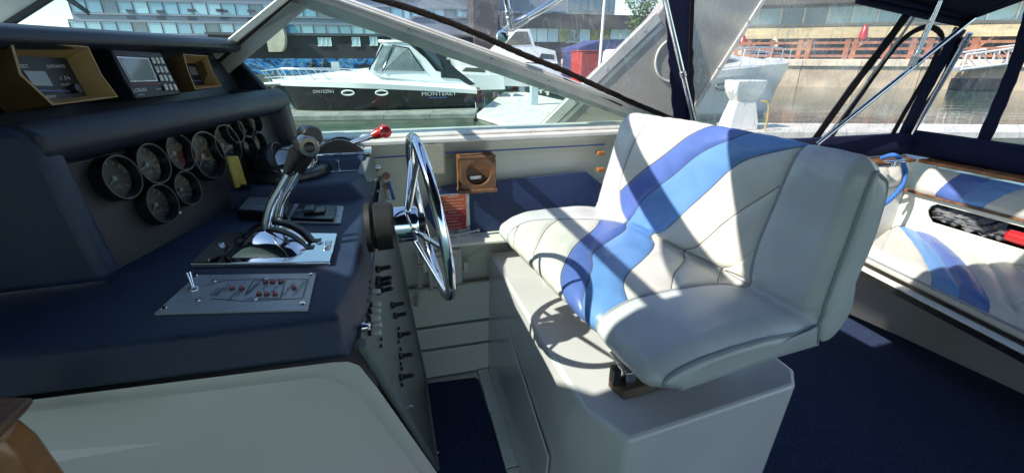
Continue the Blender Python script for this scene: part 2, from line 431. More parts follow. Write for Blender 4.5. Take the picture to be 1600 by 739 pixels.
for s_ in SEG:
    (ax, ay), (bx, by), li = s_
    for i in range(int((min(ax, bx) - .06) / CELL) - 1, int((max(ax, bx) + .06) / CELL) + 2):
        for j in range(int((min(ay, by) - .06) / CELL) - 1, int((max(ay, by) + .06) / CELL) + 2):
            HASH.setdefault((i, j), []).append(s_)
def near_seam(p):
    best = (9, 0, 0, -1)
    for a, b, li in HASH.get((int(p[0] / CELL), int(p[1] / CELL)), ()):
        d, x, y = segd(p, a, b)
        if d < best[0]: best = (d, x, y, li)
    return best
NU, NV = 170, 260
grid = {}
class UF:
    def __init__(s, n): s.p = list(range(n))
    def f(s, i):
        while s.p[i] != i: s.p[i] = s.p[s.p[i]]; i = s.p[i]
        return i
    def u(s, a, b): s.p[s.f(a)] = s.f(b)
def cross(p, q, a, b):
    def o(a, b, c): return (b[0] - a[0]) * (c[1] - a[1]) - (b[1] - a[1]) * (c[0] - a[0])
    return o(p, q, a) * o(p, q, b) < 0 and o(a, b, p) * o(a, b, q) < 0
uf = UF(NU * NV)
def cc(i, j): return ((i + .5) / NU * SL, (j + .5) / NV * ZL)
for i in range(NU):
    for j in range(NV):
        p = cc(i, j)
        for (i2, j2) in ((i + 1, j), (i, j + 1)):
            if i2 >= NU or j2 >= NV: continue
            q = cc(i2, j2)
            if not any(cross(p, q, a, b) for a, b, li in HASH.get((int(p[0] / CELL), int(p[1] / CELL)), ())):
                uf.u(i * NV + j, i2 * NV + j2)
seat = thing('double_helm_seat', 'double helm seat in white vinyl with two blue diagonal stripes', 'seat', (.8, 1.25, PZ + .03))  # double seat at the helm
# vertices: puffed between seams, snapped on the seams
P0 = [[None] * (NV + 1) for _ in range(NU + 1)]; NRM = [[None] * (NV + 1) for _ in range(NU + 1)]
for i in range(NU + 1):
    for j in range(NV + 1):
        u, v = i / NU, j / NV
        x, y = mt((u, v)); d, qx, qy, li = near_seam((x, y))
        if d < .0042 and 0 < i < NU and 0 < j < NV: u, v = qx / SL, qy / ZL; d = 0
        e = 1e-3
        p = S(u, v); du = S(min(u + e, 1), v) - S(max(u - e, 0), v); dv = S(u, min(v + e, 1)) - S(u, max(v - e, 0))
        n = du.cross(dv); n.normalize()
        n = -n
        big = .010 if li in (13, 14) else .009
        if li == 15: big = .015
        if v > .86: big *= max(.35, 1 - (v - .86) / .14)
        puff = big * (1 - math.exp(-d / .013)) if d < 1 else big
        ed = min(x, SL - x)              # round over at the two ends
        rnd = -.03 * (1 - min(ed / .045, 1)) ** 2
        ww = .0011 * math.sin(u * 60 + 9 * math.sin(v * 11)) * math.sin(v * 47 + 4 * math.sin(u * 13)) * min(d / .03, 1)
        P0[i][j] = p + n * (puff - big + rnd + ww)
def pin(px_w, px_t):                    # which panel a (w,t) point is in
    return uf.f(min(int(px_w * NU), NU - 1) * NV + min(int(px_t * NV), NV - 1))
colour = {}
colour[pin(.66, .70)] = vinyl_b1
colour[pin(.52, .70)] = vinyl_b2
colour[pin(.60, .34)] = vinyl_b1
colour[pin(.42, .12)] = vinyl_b1
colour[pin(.50, .36)] = vinyl_b2
colour[pin(.30, .18)] = vinyl_b2
comp = {}
for i in range(NU):
    for j in range(NV): comp.setdefault(uf.f(i * NV + j), []).append((i, j))
big_ids = [k for k, v in comp.items() if len(v) > 60]
small = [k for k in comp if k not in big_ids]
cellmap = {c: k for k in big_ids for c in comp[k]}
for _ in range(12):
    left = [c for k in small for c in comp[k] if c not in cellmap]
    if not left: break
    for (i, j) in left:
        for dd in ((1, 0), (-1, 0), (0, 1), (0, -1)):
            if (i + dd[0], j + dd[1]) in cellmap: cellmap[(i, j)] = cellmap[(i + dd[0], j + dd[1])]; break
pan = {}
for c, k in cellmap.items(): pan.setdefault(k, []).append(c)
for k, cells in pan.items():
    bm = bmesh.new(); vs = {}
    def gv(i, j):
        if (i, j) not in vs: vs[(i, j)] = bm.verts.new(P0[i][j])
        return vs[(i, j)]
    for (i, j) in cells: bm.faces.new([gv(i, j), gv(i + 1, j), gv(i + 1, j + 1), gv(i, j + 1)])
    mm = colour.get(k, vinyl_w)
    mi = min(c[0] for c in cells); ma = max(c[0] for c in cells)
    if mi == 0 or ma == NU - 1: mm = vinyl_w2
    put('seat_panel', bm, mm, seat, smooth=60)
# ends, backs: closed bodies behind the quilted panels
def rear(i):                            # outline of the rear of the back at column i, smooth from the top edge down to the crease
    e = P0[i][NV]; c0 = P0[i][jc]; t0 = P0[i][NV - 6]
    return spline([e, e + V((.016, 0, -.014)), e + V((.026, 0, -.06)), e + V((.028, 0, -.17)), e + V((.012, 0, -.30)), c0 + V((.090, 0, .02)), c0 + V((.066, 0, -.045)), c0 + V((.03, 0, -.06)), c0 + V((.006, 0, -.01))], 4)[1:]
def base_(i):
    a, c0 = P0[i][0], P0[i][jc]
    return [a, a + V((.02, 0, -.012)), V((c0.x - .12, c0.y, c0.z - .080)), V((c0.x + .015, c0.y, c0.z - .065)), c0]
jc = int(.515 * NV)
for i in (0, NU):
    R_ = P0[i]; out = -1 if i == 0 else 1; D3 = V((SW[0], SW[1], 0)) * out
    for nm, pl in (('cushion_end', list(R_[:jc:3]) + base_(i)[::-1][:-1]), ('back_end', list(R_[jc:NV:4]) + [R_[NV]] + rear(i))):
        c = sum((p for p in pl), V((0, 0, 0))) / len(pl)
        rings_ = [pl]
        for k, o_ in ((.985, .004), (.94, .008), (.86, .011), (.6, .013)): rings_.append([c + (p - c) * k + D3 * o_ for p in pl])
        m = MB(); m.rings(rings_, cap=False); m.poly(rings_[-1])
        put(nm, m, vinyl_w2, seat, smooth=75)
        m = MB()
        if nm == 'cushion_end': m.tube([p + D3 * .003 for p in pl], .0045, 6, loop=True)
        else: m.tube([p + D3 * .003 for p in R_[jc:NV - 2:4]] + [p + D3 * .003 for p in rear(i)[:14]], .0045, 6)
        put('piping', m, piping_m, seat)
for L_ in SEAMS:
    pts = []
    for (a, b) in L_:
        b = min(b, .999); p = S(a, b); e = 1e-3
        n = -(S(a + e, b) - S(a - e, b)).cross(S(a, min(b + e, 1)) - S(a, max(b - e, 0))).normalized()
        big = .0085 * (max(.35, 1 - (b - .86) / .14) if b > .86 else 1)
        pts.append(p - n * (big - .0004))
    put('seam', MB().tube(spline(pts, 3), .0014, 5), thread, seat)
m = MB(); m.rings([[P0[i][NV]] + rear(i) for i in range(0, NU + 1, 10)], closed=False, cap=False); put('seat_back_cover', m, vinyl_w2, seat, smooth=60)
m = MB(); m.rings([base_(i) for i in range(0, NU + 1, 10)], closed=False, cap=False); put('cushion_base', m, gel_grey, seat, smooth=30)
for L_ in (PIPE_N, PIPE_F):
    pts = []
    for (a, b) in L_[::2] + [L_[-1]]:
        i, j = a * NU, b * NV; i0, j0 = min(int(round(i)), NU), min(int(round(j)), NV)
        p = S(a, b); e = 1e-3
        n = (S(a + e, b) - S(a - e, b)).cross(S(a, min(b + e, 1)) - S(a, max(b - e, 0))).normalized()
        n = -n
        pts.append(p - n * .010)
    m = MB(); m.tube(pts, .0055, 8); put('piping', m, piping_m, seat)
for a_, b_ in (((.60, 1.02), (.98, 1.06)), ((.54, 1.55), (.92, 1.59))):
    m = MB(); m.box2((a_[0], a_[1], PZ + .001), (b_[0], b_[1], .78)); put('seat_riser', m, alu_grey, seat, bevel=.003)
# ================================================================= HELM CONSOLE
TZ = 1.07
con = thing('helm_console', 'navy topped helm console with white moulded base and round gauges', 'console', (-.4, 1.3, 0))
def nearf(x, z): return V((x, .72 + (1.0 - z) * .566, z))
# navy top moulding with a rolled lip
m = MB()
near = .735
m.rings([[(-1.5, near + .02 + .06, .985), (-.118, near + .005, .985), (-.085, near + .2, .985), (-.075, WY - .02, .985), (-1.5, WY - .02, .985)],
         [(-1.5, near + .045, 1.0), (-.125, near - .010, 1.0), (-.092, near + .2, 1.0), (-.085, WY - .02, 1.0), (-1.5, WY - .02, 1.0)],
         [(-1.5, near + .05, TZ - .012), (-.130, near + .018, TZ - .012), (-.105, near + .2, TZ - .012), (-.10, WY - .02, TZ - .012), (-1.5, WY - .02, TZ - .012)],
         [(-1.5, near + .07, TZ), (-.14, near + .034, TZ), (-.115, near + .2, TZ), (-.11, WY - .02, TZ), (-1.5, WY - .02, TZ)]])
put('console_top', m, navy, con, bevel=.006, seg=3, smooth=35)
# raised compass pod and the higher throttle shelf behind it
a = at(555, 315, 'y', 1.50)
POD = 1.125; SH = 1.165
m = MB()
m.rings([[(-.62, 1.47, TZ - .01), (-.105, 1.47, TZ - .01), (-.085, 1.60, TZ - .01), (-.085, WY - .02, TZ - .01), (-.62, WY - .02, TZ - .01)],
         [(-.62, 1.50, POD), (-.165, 1.50, POD), (-.12, 1.60, POD), (-.12, WY - .02, POD), (-.62, WY - .02, POD)]])
put('compass_pod', m, navy, con, bevel=.012, seg=3)
m = MB()
m.rings([[(-.5, 1.66, POD - .01), (-.10, 1.66, POD - .01), (-.088, 1.86, POD - .01), (-.5, 1.86, POD - .01)],
         [(-.5, 1.69, SH), (-.115, 1.69, SH), (-.10, 1.86, SH), (-.5, 1.86, SH)]])
put('throttle_shelf', m, navy, con, bevel=.010, seg=3)
# white base: a coved band under the top, a rolled aft rim and a flat leaning field
fx = [V((-.10, WY - .02, .985)), V((.012, WY - .02, 0))]
out_ = [V((-1.5, .79, .985)), V((-.150, .727, .987)), V((-.120, .722, .987)), V((-.104, .733, .967)), nearf(-.083, .84) + V((0, .0, 0)), nearf(.045, 0)]
inn2 = [V((-1.5, .90, .915)), V((-.235, .80, .918)), V((-.20, .80, .914)), V((-.175, .812, .89)), nearf(-.135, .80) + V((0, .035, 0)), nearf(-.025, 0) + V((0, .03, 0))]
mid1 = [mixp(a, b, .45) + V((0, -.012, -.012)) for a, b in zip(out_, inn2)]
m = MB(); m.rings([out_, mid1, inn2], closed=False, cap=False); put('base_flange', m, gel_b, con, smooth=60)
m = MB(); m.poly([inn2[0], inn2[1], inn2[2], inn2[3], inn2[4], inn2[5], V((-1.5, inn2[5].y + .06, 0))]); m.prism([V((-1.5, .95, .98)), V((-.10, .95, .98)), V((-.10, WY - .02, .98)), V((-1.5, WY - .02, .98))], (0, 0, -.3)); put('console_base', m, gel_b, con, smooth=0)
# grey-green switch panel on the aft side (a slightly twisted sheet with a raised rim)
def aft(u, v, o=0.):       # u 0 near..1 far, v 0 top..1 bottom
    n_ = nearf(-.113 + .143 * v, .985 * (1 - v) + .0) + V((0, .03, 0)); f_ = V((-.078 + .10 * v, WY - .03, 1.05 * (1 - v)))
    return mixp(n_, f_, u) + V((o, 0, 0))
def aftz(u, z, o=0.): return aft(u, 1 - z / (.985 + .065 * u), o)
m = MB(); g = 10
m.grid(g, g, lambda u, v: aft(u, v, .010))
put('aft_panel', m, panel_gr, con, smooth=60)
m = MB(); ring = [aft(.02, 0, .012), aft(.02, .97, .012), aft(.98, .97, .012), aft(.98, 0, .012)]
m.tube([aft(.015, k / 12, .011) for k in range(13)], .012, 8); m.tube([aft(.985, k / 12, .011) for k in range(13)], .010, 8)
m.tube([aft(k / 8 , .985, .011) for k in range(9)], .010, 8); put('panel_rim', m, panel_gr, con, smooth=60)
# aft side of the pod
m = MB(); m.prism([(-.10, 1.56, 1.04), (-.11, 1.60, POD), (-.095, 1.70, SH - .01), (-.09, 1.85, SH - .01), (-.075, 1.86, 1.0), (-.085, 1.45, 1.0)], (-.03, 0, 0)); put('pod_side', m, panel_gr, con, bevel=.004)
def on_aft(px, py, o=.012):
    """point of the aft panel seen at a photo pixel"""
    d = ray(px, py); best = None
    for i in range(81):
        for j in range(81):
            p = aft(i / 80, j / 80, o); e = (p - CAM).cross(d.normalized()).length
            if best is None or e < best[0]: best = (e, p)
    return best[1]
# toggles and breakers
def toggle(px, py, kind, lab):
    p = on_aft(px, py)
    n = V((.97, -.1, .12)).normalized()
    grp = {'w': 'white paddle breakers down the aft side of the console', 'b': 'black booted toggles down the aft side of the console', 'c': 'chrome fittings'}[kind]
    if kind == 'w':
        t = put('paddle_breaker', MB().cyl(p, p + n * .006, .007, 10), black, con)
        m = MB(); q0 = p + n * .004; q1 = p + n * .026 + V((0, 0, -.004))
        m.rings([[q0 + V((0, -.004, .004)), q0 + V((0, .004, .004)), q0 + V((0, .004, -.004)), q0 + V((0, -.004, -.004))],
                 [q1 + V((0, -.006, .005)), q1 + V((0, .006, .005)), q1 + V((0, .006, -.005)), q1 + V((0, -.006, -.005))]])
        put('paddle', m, white_pl, t, bevel=.003, seg=2)
    else:
        t = put('toggle_switch', MB().lathe(p, n, [(.0, 0), (.011, 0), (.011, .006), (.007, .010)], 12), black, con)
        put('boot', MB().lathe(p + n * .008, n + V((0, -.15, .1)), [(.008, 0), (.0075, .006), (.0058, .010), (.0065, .014), (.0062, .030), (.003, .033)], 12), rubber if kind == 'b' else chrome, t)
    return t
for q in ((577, 457), (577, 477), (577, 489), (577, 499), (577, 511), (577, 522)): toggle(*q, 'w', '')
for q in ((588, 421), (590, 437), (590, 445), (590, 455), (612, 476), (615, 494), (622, 524), (624, 556), (626, 590)): toggle(*q, 'b', '')
for q in ((622, 513), (622, 535), (624, 545), (624, 568), (626, 577), (626, 602)):
    p = on_aft(*q); put('screw_boss', MB().lathe(p, (1, 0, 0), [(0, 0), (.006, 0), (.006, .006), (0, .008)], 10), black, con)
b0 = None
for q in ((576, 440), (576, 450), (574, 460), (573, 470), (573, 480), (573, 492), (573, 503), (595, 530), (595, 542)):
    p = on_aft(*q)
    if b0 is None: b0 = put('breaker_button', MB().lathe(p, (1, 0, 0), [(0, 0), (.0045, 0), (.0045, .005), (0, .006)], 10), black, con)
    else: again(b0, p + V((.003, 0, 0)), con)
for q, r_ in (((566, 513), .011), ((683, 707), .009), ((640, 636), .006), ((577, 381), .005)):
    p = on_aft(*q)
    t = put('chrome_screw', MB().lathe(p, (1, -.25, .1), [(0, 0), (r_, 0), (r_, .004), (r_ * .7, .008), (r_ * .7, .014), (0, .016)], 16), chrome, con)
# ignition locks on the pod's aft side, keys with brown tags and a blue fob hanging in them
for i, (px, py) in enumerate(((590, 281), (592, 300), (596, 262))):
    p = at(px, py, 'y', 1.74)
    put('ignition_lock', MB().lathe(p + V((-.02, 0, 0)), (1, 0, 0), [(0, 0), (.013, 0), (.013, .01), (.008, .014), (.008, .02), (0, .02)], 14), steel, con)
kt = thing('key_ring', 'keys with brown round tags and blue fob hanging from the ignition', 'keys', at(605, 290, 'y', 1.74))
for (px, py) in ((603, 275), (603, 291)):
    p = at(px, py, 'y', 1.72); put('key_tag', MB().lathe(p, (.3, -.9, .2), [(0, 0), (.014, 0), (.014, .003), (0, .003)], 16), teak_dk, kt)
m = MB(); m.tube(spline([at(607, 284, 'y', 1.72), at(612, 300, 'y', 1.72), at(616, 312, 'y', 1.72)]), .006, 8); put('blue_fob', m, blue_rope, kt)
m = MB(); m.box(at(606, 318, 'y', 1.72), (.018, .006, .03)); m.box(at(609, 300, 'y', 1.72), (.006, .004, .04)); put('key', m, steel, kt, bevel=.001)

# ---------------------------------------------------------------- gauge cowl
C = V((-.62, 1.038, TZ)); A = V((-.66, 1.075, 1.375)); B = at(410, 158, 'y', 1.86)
GN = (B - A).cross(C - A).normalized()
if GN.x < 0: GN = -GN
GD = V((B.x - A.x, B.y - A.y, 0)).normalized(); GU = GN.cross(GD)
if GU.z < 0: GU = -GU
def G(px, py, off=0.): return atp(px, py, A + GN * off, GN)
def gp(s, h, off=0.):     # s along the panel from C, h up it
    return C + GD * s + GU * h + GN * off
GL = .86; GH = (1.343 - TZ) / GU.z
wave = mat('ribbed_black_panel', (.030, .030, .032), .42)
n_ = wave.node_tree.nodes; l_ = wave.node_tree.links
tc = n_.new('ShaderNodeTexCoord'); wv = n_.new('ShaderNodeTexWave'); wv.bands_direction = 'Z'; wv.inputs['Scale'].default_value = 55; wv.inputs['Distortion'].default_value = .15
l_.new(tc.outputs['Object'], wv.inputs[0])
rp = n_.new('ShaderNodeMapRange'); rp.inputs[1].default_value = .7; rp.inputs[2].default_value = 1.; rp.inputs[3].default_value = .022; rp.inputs[4].default_value = .075
l_.new(wv.outputs['Fac'], rp.inputs[0]); l_.new(rp.outputs[0], n_['Principled BSDF'].inputs['Base Color'])
bp = n_.new('ShaderNodeBump'); bp.inputs['Strength'].default_value = .4; bp.inputs['Distance'].default_value = .001
l_.new(wv.outputs['Fac'], bp.inputs['Height']); l_.new(bp.outputs[0], n_['Principled BSDF'].inputs['Normal'])
m = MB(); m.prism([gp(0, -.0), gp(GL, -.0), gp(GL, GH), gp(0, GH)], -GN * .02); put('gauge_panel', m, wave, con, smooth=0)
# cowl: near cheek, far cheek, lip above the panel, shelf, hood
cheek = [gp(-.0, -.01, .045), gp(-.0, .06, .05), gp(-.0, GH - .05, .065), gp(-.0, GH, .06), gp(0, GH + .035, .02)]
def cheekpts(s): return [gp(s, 0, .045) + V((0, 0, 0)), gp(s, GH * .6, .05), gp(s, GH, .055), gp(s, GH + .03, .035), gp(s, GH + .045, -.02), V((-1.5, gp(s, 0, 0).y - .10, 1.42)), V((-1.5, gp(s, 0, 0).y - .05, TZ))]
r1 = cheekpts(-.045); r2 = cheekpts(-.0)
m = MB(); m.rings([[p + V((0, -.015, 0)) if i > 3 else p for i, p in enumerate(r1)], r2]); put('cowl_cheek', m, navy, con, bevel=.016, seg=4)
r1 = cheekpts(GL); r2 = cheekpts(GL + .06)
for r in (r1, r2):
    r[-2] = V((-1.2, r[0].y, 1.42)); r[-1] = V((-1.2, r[0].y, TZ))
m = MB(); m.rings([r1, r2]); put('cowl_cheek', m, navy_dk, con, bevel=.016, seg=4)
sec = lambda s: [gp(s, GH - .045, .0), gp(s, GH - .035, .045), gp(s, GH - .012, .062), gp(s, GH + .02, .058), gp(s, GH + .042, .03), gp(s, GH + .045, -.02), gp(s, GH + .045, -.14), gp(s, GH - .03, -.14)]
m = MB(); m.rings([sec(-.04), sec(GL + .055)]); put('cowl_lip', m, cowl_m, con, bevel=.010, seg=4, smooth=50)
# instrument recess: back wall, and the hood over it
def hd(px, py): return atp(px, py, A + GN * -.03, GN)
sec2 = lambda s: [gp(s, GH + .04, -.10), gp(s, GH + .235, -.13), gp(s, GH + .235, -.16), gp(s, GH + .04, -.15)]
m = MB(); m.rings([sec2(-.25), sec2(GL + .05)]); put('instrument_board', m, navy_dk, con, smooth=0)
ht = 1.512; hh = .045
def hood(s, dx): 
    p = gp(s, GH, dx); z = ht
    return [V((p.x - .01, p.y, z)), V((p.x + .008, p.y, z + .018)), V((p.x - .004, p.y, z + hh - .008)), V((p.x - .03, p.y, z + hh)), V((-1.5, p.y, z + hh - .03)), V((-1.5, p.y, z - .03))]
m = MB(); m.rings([hood(-.3, .0), hood(GL * .5, -.02), hood(GL - .03, -.06), hood(GL + .05, -.075)]); put('hood', m, navy_dk, con, bevel=.008, seg=3, smooth=50)
m = MB(); e = GL + .035
m.rings([[gp(s, GH + .03, -.0), gp(s, GH + .165, -.075), gp(s, GH + .165, -.25), gp(s, GH + .03, -.25)] for s in (e, e + .03)]); put('hood_cheek', m, navy_dk, con, bevel=.008, seg=3)

# gauges
face_m = mat('black_gauge_face', (.012, .012, .013), .4)
rim_m = mat('dull_dark_chrome', (.16, .16, .17), .35, .7)
def gauge(px, py, hpx, ang, word, col=(.5, .5, .5)):
    c = G(px, py, .030); r = hpx / 2 / ppm(c) * .93
    g_ = put('gauge', MB().lathe(c - GN * .032, GN, [(r * 1.02, 0), (r * 1.04, .024), (r * 1.0, .032), (r * .93, .032), (r * .90, .026), (r * .90, .004)], 36), black, con)
    put('gauge_rim', MB().lathe(c + GN * .0005, GN, [(r * .985, 0), (r * .99, .0015), (r * .965, .0015), (r * .96, 0)], 36, cap=False), rim_m, g_)
    put('gauge_face', MB().lathe(c - GN * .024, GN, [(0, 0), (r * .9, 0), (r * .9, .002), (0, .002)], 32), face_m, g_)
    m = MB()
    nt_ = 11 if r > .045 else 7
    for k in range(nt_):
        a_ = R(-130 + 260 * k / (nt_ - 1)); d = GD * math.sin(a_) + GU * math.cos(a_)
        q = c - GN * .0216; sd = GN.cross(d)
        m.prism([q + d * r * .62 + sd * r * .018, q + d * r * .80 + sd * r * .018, q + d * r * .80 - sd * r * .018, q + d * r * .62 - sd * r * .018], GN * .0004)
    put('dial_marks', m, dial_ink, g_, smooth=0)
    a_ = R(ang); d = GD * math.sin(a_) + GU * math.cos(a_); q = c - GN * .0200; sd = GN.cross(d)
    m = MB(); m.prism([q - d * r * .12 + sd * r * .03, q + d * r * .66 + sd * r * .012, q + d * r * .66 - sd * r * .012, q - d * r * .12 - sd * r * .03], GN * .0006)
    m.lathe(q, GN, [(0, 0), (r * .12, 0), (r * .12, .002), (0, .002)], 12)
    put('needle', m, dial_ink, g_, smooth=0)
    put('gauge_glass', MB().lathe(c - GN * .012, GN, [(0, .0012), (r * .5, .001), (r * .91, 0)], 32), glass_lens, g_, recalc=False)
    text(word, c - GN * .0222 - GU * r * .38, GD, GU, r * .2, dial_ink, g_, 'dial_lettering')
for gx in ((192, 277, 74, -120, 'FUEL'), (241, 256, 68, -110, 'TEMP'), (283, 238, 62, -115, 'OIL'), (255, 318, 66, -130, 'VOLTS'), (294, 294, 58, -120, 'AMPS'),
           (327, 243, 80, -130, '50'), (357, 226, 66, -125, 'RPM'), (367.5, 203, 44, -100, 'OIL'), (384, 196, 41, -115, 'TEMP'), (399.5, 190, 37, -100, 'FUEL'), (391, 229, 36, -120, 'TRIM'), (407.5, 223, 35, -110, 'VOLTS')):
    gauge(*gx)
for q in ((236, 222), (347, 187), (281, 333), (425, 231)):
    p = G(*q, .002); put('panel_screw', MB().lathe(p, GN, [(0, 0), (.005, 0), (.004, .003), (0, .004)], 10), steel, con)

# ---------------------------------------------------------------- instruments on the shelf
def TP(px, py, off): return atp(px, py, A + GN * off, GN)
def visor(name, label, rim_px, face_px, o_rim, o_face, dep, mo, mi_):
    rim_ = [TP(*p, o_rim) for p in rim_px]; fc = [TP(*p, o_face) for p in face_px]
    c = sum(rim_, V((0, 0, 0))) / len(rim_)
    t = thing(name, label, 'marine instrument', c - V((0, 0, .06)))
    back = [c + (p - c) * .93 - GN * dep + V((0, 0, -.004)) for p in rim_]
    r2 = [c + (p - c) * .955 - GN * .001 for p in rim_]
    ins = [c + (p - c) * .93 - GN * .006 for p in rim_]
    fc2 = [sum(fc, V((0, 0, 0))) / len(fc) + (p - sum(fc, V((0, 0, 0))) / len(fc)) for p in fc]
    m = MB(); m.rings([back, rim_]); 
    m = MB(); m.rings([back, rim_], cap=False); m.poly(back); put('housing', m, mo, t, bevel=.002, recalc=True)
    m = MB(); m.rings([rim_, [p + GN * .002 for p in r2], ins, fc2], cap=False); put('visor', m, mi_, t, recalc=False, smooth=30)
    return t, c, fc
rimA = [(14, 62), (138, 73), (159, 117), (185, 152), (82, 165), (30, 117)]
faceA = [(22, 88), (103, 91), (119, 121), (136, 150), (76, 156), (35, 118)]
t, c, fc = visor('depth_sounder', 'depth sounder in a large tan flared visor at the left end of the dash', rimA, faceA, .015, -.030, .10, brown_dk, brown_pl)
m = MB(); m.prism([p for p in fc], -GN * .004); put('display_face', m, face_m, t, smooth=0)
q = lambda px, py, o=-.029: TP(px, py, o)
lcd = mat('lcd_window', (.16, .18, .17), .12, coat=.5)
m = MB(); m.prism([q(36, 111), (q(70, 112)), q(83, 135), q(52, 134)], GN * .0008); put('display_window', m, lcd, t, smooth=0)
text('FEET', q(36, 104.5), GD, GU, .0095, white_ink, t); text('DISTANCE', q(87, 104.5), GD, GU, .0085, white_ink, t)
text('.1 .5 k', q(100, 122.5), GD, GU, .010, white_ink, t); text('ON/OFF', q(102, 133), GD, GU, .006, white_ink, t); text('dapper', q(76, 151), GD, GU, .0115, white_ink, t)
m = MB(); m.prism([q(60, 141), q(119, 142), q(120, 143.5), q(62, 143)], GN * .0008); put('blue_line', m, vinyl_b1, t, smooth=0)
p = q(114, 139); put('knob', MB().lathe(p, GN, [(0, 0), (.010, 0), (.009, .014), (0, .015)], 16), black, t)
rimB = [(286, 85), (324, 87.5), (334, 114), (347, 135), (305, 140.5), (293, 110)]
faceB = [(290, 99), (306, 100), (313, 116), (320, 133), (303, 134), (295, 114)]
t, c, fc = visor('speed_log', 'small brown instrument in tan visor at the right end of the dash', rimB, faceB, .015, -.030, .09, brown_dk, brown_pl)
m = MB(); m.prism([p for p in fc], -GN * .004); put('display_face', m, face_m, t, smooth=0)
m = MB(); m.prism([q(294, 104), q(305, 105), q(310, 118), q(299, 118)], GN * .0008); put('display_window', m, lcd, t, smooth=0)
m = MB(); m.prism([q(300, 126), q(316, 126), q(317, 127.2), q(301, 127.2)], GN * .0008); put('blue_line', m, vinyl_b1, t, smooth=0)
# loran set
rimL = [(172, 75), (252, 82), (285, 148), (214, 156), (194, 122)]
o_l = .0
ring = [TP(*p, o_l) for p in rimL]; c = sum(ring, V((0, 0, 0))) / 5
t = thing('loran_receiver', 'navy loran receiver with lcd screen and keypad between the two tan visors', 'navigation set', c - V((0, 0, .05)))
m = MB(); m.rings([[p - GN * .09 + (p - c) * -.1 for p in ring], [p - GN * .004 for p in ring], [c + (p - c) * .96 for p in ring]]); put('housing', m, navy_dk, t, bevel=.003)
L = lambda px, py, o=.002: TP(px, py, o)
def quad(pts, th, mm, name, par, o=.0, bev=0):
    m = MB(); m.prism([TP(*p, o) for p in pts], GN * th); return put(name, m, mm, par, smooth=0, bevel=bev)
quad([(181, 89), (231, 91.5), (246, 127.5), (203, 128.5)], .002, steel, 'screen_bezel', t)
lcd2 = mat('grey_lcd_screen', (.20, .25, .25), .10, coat=.6)
quad([(184, 90.7), (229.3, 93), (243.3, 126), (204, 126.8)], .003, lcd2, 'screen', t, .0005)
k0 = None
for (x0, y0, x1, y1) in ((237.5, 95.5, 251, 95.7), (243.5, 109.4, 257, 109.6), (250, 122.6, 264, 122.8), (257.5, 137, 272, 137.2)):
    for k in range(3):
        px = x0 + (x1 - x0) * k / 2 + .8
        p = TP(px, y0, .002); h = .0078; w_ = .0046 * (1 + .2 * 0)
        if k0 is None:
            m = MB(); m.prism([p - GD * w_ * 1.1 - GU * h, p + GD * w_ - GU * h, p + GD * w_ + GU * h, p - GD * w_ + GU * h], GN * .004); k0 = put('key_button', m, white_pl, t, bevel=.0015); dk = ORG[k0] - p
        else: again(k0, p + dk, t)
        text(str((['789', '456', '123', '0CE'])[[95.5, 109.4, 122.6, 137].index(y0)][k]), TP(px, y0, .0062), GD, GU, .007, ink, t, 'key_digit')
text('LORAN', TP(218, 141.5, .0006), GD, GU, .013, white_ink, t); text('memory', TP(220, 148, .0006), GD, GU, .006, white_ink, t); text('power', TP(247.5, 139, .0006), GD, GU, .006, white_ink, t)
quad([(206, 131.5), (249, 131), (249.5, 131.8), (206.5, 132.3)], .0006, red_pl, 'red_line', t)
# ================================================================= CONTROLS ON THE CONSOLE
ZP = TZ + .012
X_, Y_, Z_ = V((1, 0, 0)), V((0, 1, 0)), V((0, 0, 1))
# twin-lever gear control
cor = [at(*p, 'z', ZP) for p in ((297, 411), (515, 409), (527, 364), (345, 362))]
c = sum(cor, V((0, 0, 0))) / 4; c.z = TZ
t = thing('gear_control', 'chrome twin lever engine control with black grips on the near console top', 'engine control', c)
m = MB(); m.rings([[V((p.x, p.y, TZ + .001)) for p in cor], [V((p.x, p.y, ZP - .002)) for p in cor], [mixp(V((p.x, p.y, ZP)), V((c.x, c.y, ZP)), .02) for p in cor]]); put('base_plate', m, chrome, t, bevel=.002)
RX = (cor[1] - cor[0]).normalized(); RY = V((-RX.y, RX.x, 0)); RC = V((c.x, c.y, ZP)) + RX * .005
def arc(r, h, y0, y1, x_half, name, mm, taper=1., z0=0.):
    m = MB(); N = 18; a = []; b = []
    for k in range(N + 1):
        f = -1 + 2 * k / N; z = h * (1 - f * f) ** .8 if abs(f) < 1 else 0
        a.append(RC + RX * f * x_half + RY * y0 + Z_ * (z * taper + z0)); b.append(RC + RX * f * x_half + RY * y1 + Z_ * (z + z0))
    m.rings([a, b]); return put(name, m, mm, t, bevel=.0015, smooth=40)
m = MB(); N = 18; rws = []
for y_, k_, hx in ((-.066, .0, .070), (-.060, .45, .078), (-.048, .75, .084), (-.034, .93, .087), (-.022, 1., .088)):
    rws.append([RC + RX * f * hx + RY * y_ + Z_ * (.046 * k_ * (1 - f * f) ** .8 + .0005) for f in [-1 + 2 * q / N for q in range(N + 1)]])
m.rings(rws, closed=False, cap=False); m.rings([rws[-1], [V((p.x, p.y, ZP)) for p in rws[-1]]], closed=False, cap=False); put('cover', m, chrome, t, smooth=60)
arc(0, .052, -.020, -.002, .088, 'slot_band', black)
arc(0, .050, .001, .018, .080, 'cover', chrome)
arc(0, .056, .022, .040, .088, 'slot_band', black)
arc(0, .046, .043, .058, .075, 'cover', chrome)
for sx in (-1, 1):
    for yy in (-.011, .031):
        put('slot_end', MB().box(RC + RX * sx * .088 + RY * yy, (.03, .022, .004)), black, t, bevel=.001)
